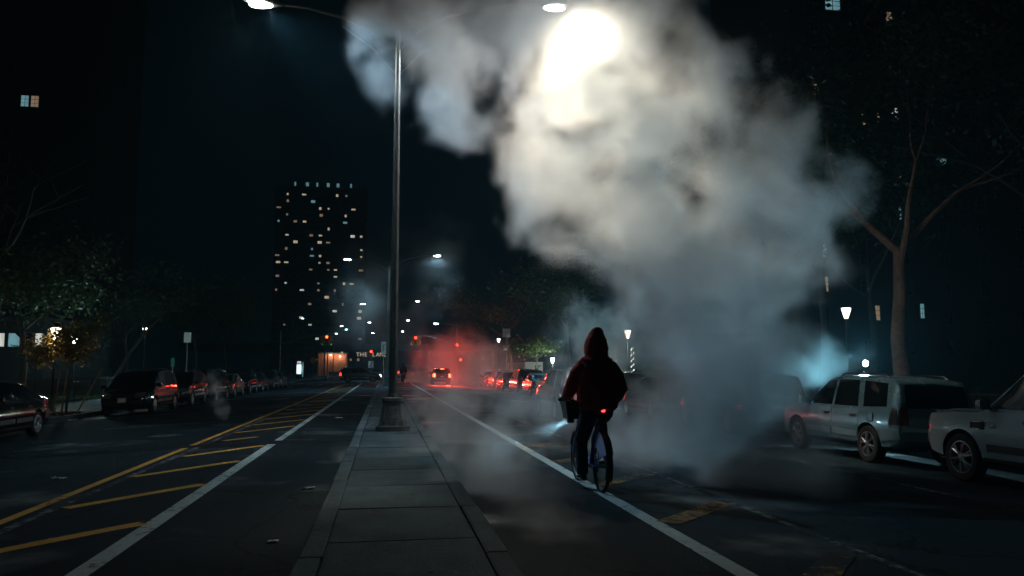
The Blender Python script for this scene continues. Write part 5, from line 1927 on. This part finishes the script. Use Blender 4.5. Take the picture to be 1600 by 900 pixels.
    for (x, y, z, r_, d) in blobs:
        hull.ball((x, y, z), r_, 8, 6)
    o = hull.build(name, ma)
    md = o.modifiers.new('density', 'NODES')
    md.node_group = ng
    return tag(o, label, 'steam', kind='stuff')


steam('steam_plume', 'huge billowing steam plume rising from the road into the lamp light',
      [(3.05, 15.9, 9.12, 1.1, 1.0),
       (3.36, 15.0, 8.59, 1.7, 0.8),
       (2.06, 15.4, 8.27, 1.6, 0.9),
       (0.79, 15.8, 8.22, 1.5, 0.9),
       (-0.25, 15.6, 8.34, 0.95, 0.9),
       (1.19, 15.8, 7.16, 1.1, 0.85),
       (4.95, 15.6, 8.84, 1.6, 0.95),
       (3.29, 15.0, 6.87, 1.6, 1),
       (4.13, 15.2, 7.52, 1.6, 1),
       (3.53, 15.0, 5.32, 1.5, 1),
       (5.13, 15.0, 6.44, 1.9, 1),
       (6.64, 15.0, 7.19, 1.15, 0.9),
       (4.86, 14.7, 4.54, 1.8, 1),
       (6.65, 14.5, 5.45, 1.6, 0.95),
       (7.61, 14.3, 5.18, 1.4, 0.95),
       (8.2, 14.3, 4.69, 0.9, 0.8),
       (6.47, 14.2, 4.0, 1.7, 1),
       (7.54, 14.0, 3.99, 1.2, 0.9),
       (5.05, 14.2, 3.23, 1.3, 0.9),
       (6.2, 13.4, 2.81, 1.5, 1),
       (5.29, 13.0, 1.88, 1.5, 1),
       (5.93, 12.4, 1.66, 1.3, 1),
       (5.09, 11.8, 0.86, 1.3, 1.1),
       (5.62, 11.6, 0.87, 0.9, 0.9),
       (4.55, 12.6, 0.82, 1.1, 0.7),
       (5.21, 11.2, 0.33, 1.2, 1.25),
       (5.29, 10.5, -0.08, 0.95, 1.1),
       (4.73, 10.8, 0.02, 0.9, 1.2),
       (5.39, 10.0, -0.26, 0.6, 0.8),
       (4.28, 13.8, 1.67, 1.2, 0.6)],
      vox=0.08, dens=0.95, amp=2.9, gain=2.3, power=1.3, cut=0.1, bill=0.35, floor=-0.35, col=(1, 1, 1), tint=0.28)
steam('low_steam', 'thin low steam drifting over the median and bike lane',
      [(2.36, 11.0, 0.78, 0.42, 1.1),
       (1.46, 11.5, 0.45, 0.8, 0.8),
       (1.09, 9.8, 0.22, 0.6, 1.0),
       (1.36, 9.0, 0.18, 0.55, 1.0),
       (1.45, 7.6, -0.04, 0.5, 0.8),
       (1.03, 13.0, 0.32, 0.8, 0.7),
       (2.37, 13.5, 0.69, 0.9, 0.45),
       (2.83, 12.6, 0.63, 0.9, 0.55),
       (3.54, 12.5, 0.33, 0.9, 0.7),
       (1.51, 16.0, 0.68, 1.0, 0.6),
       (1.07, 17.0, 0.49, 1.0, 0.5),
       (-0.71, 13.5, 0.04, 0.4, 0.6),
       (3.94, 11.5, 0.32, 0.7, 0.8),
       (1.52, 6.8, -0.09, 0.4, 0.7)],
      vox=0.07, dens=1.1, tint=0.05, warp=0.5, wsc=0.8, nscale=1.2, floor=-0.1, col=(1, 1, 1))
steam('steam_wisp', 'thin wisp of steam rising from the left lane',
      [(-4.92, 26.0, -0.07, 0.12, 1),
       (-5.02, 26.0, 0.16, 0.26, 1),
       (-5.13, 26.0, 0.52, 0.3, 0.9),
       (-5.26, 26.1, 0.87, 0.3, 0.8),
       (-5.35, 26.2, 1.2, 0.28, 0.6)],
      vox=0.04, dens=2.0, warp=0.22, wsc=1.2, nscale=2.2, cut=0.05, floor=-0.2, col=(1, 1, 1))
steam('far_steam', 'hazy steam round the far median lamps',
      [(-1.23, 55.0, 7.82, 3.2, 0.9),
       (-1.03, 58.0, 5.85, 3.0, 0.7),
       (2.84, 58.0, 8.71, 4.0, 0.6),
       (2.99, 80.0, 8.2, 4.5, 0.6),
       (-0.11, 70.0, 4.54, 4.0, 0.5)],
      vox=0.3, dens=0.12, warp=1.2, wsc=0.2, nscale=0.3, floor=-0.3, col=(0.97, 0.97, 1.0))
steam('red_steam', 'steam glowing red round the braking car and the signals',
      [(6.03, 86.0, 1.5, 4.4, 1.2),
       (9.15, 80.0, 1.18, 4.4, 1.2),
       (3.24, 84.0, 0.51, 3.0, 0.9),
       (7.9, 84.0, 3.18, 4.2, 1.0),
       (5.32, 68.0, 0.15, 2.6, 0.9),
       (8.62, 64.0, 0.48, 3.0, 0.9),
       (9.83, 56.0, 0.37, 2.6, 0.6),
       (3.5, 56.0, -0.27, 2.2, 0.7),
       (5.12, 50.0, -0.29, 2.2, 0.7),
       (9.18, 44.0, 0.97, 2.2, 0.5)],
      vox=0.28, dens=0.26, power=2.0, warp=1.2, wsc=0.3, nscale=0.35, floor=-0.3, col=(0.97, 0.97, 1.0))
steam('backlit_steam', 'steam glowing blue-white behind the silver car',
      [(13.34, 22.5, 1.79, 0.9, 1),
       (13.66, 22.0, 1.79, 0.7, 1),
       (12.7, 22.5, 1.5, 0.9, 0.9),
       (11.25, 21.0, 1.05, 1.0, 0.8),
       (14.08, 22.0, 1.79, 0.4, 0.8),
       (10.72, 40.0, 2.98, 2.4, 0.9),
       (11.15, 38.0, 2.28, 2.0, 0.7)],
      vox=0.12, dens=1.0, warp=0.5, wsc=0.6, nscale=0.9, floor=-0.3, col=(0.95, 0.97, 1.0))


# ---------------------------------------------------------------- thin haze, added to lift the blacks and halo the lamps
hz = MB().box((0, 185, 34), (340, 400, 70.5)).build('haze', None)
hm = bpy.data.materials.new('haze')
hm.use_nodes = True
ht = hm.node_tree
ht.nodes.clear()
ho = ht.nodes.new('ShaderNodeOutputMaterial')
hv = ht.nodes.new('ShaderNodeVolumePrincipled')
hv.inputs['Color'].default_value = (.4, .82, 1.0, 1)
hv.inputs['Density'].default_value = 0.0007
hv.inputs['Anisotropy'].default_value = 0.5
ht.links.new(hv.outputs[0], ho.inputs['Volume'])
hz.data.materials.append(hm)
tag(hz, 'thin haze added over the whole street, lifting blacks and haloing lamps', 'haze', kind='stuff')
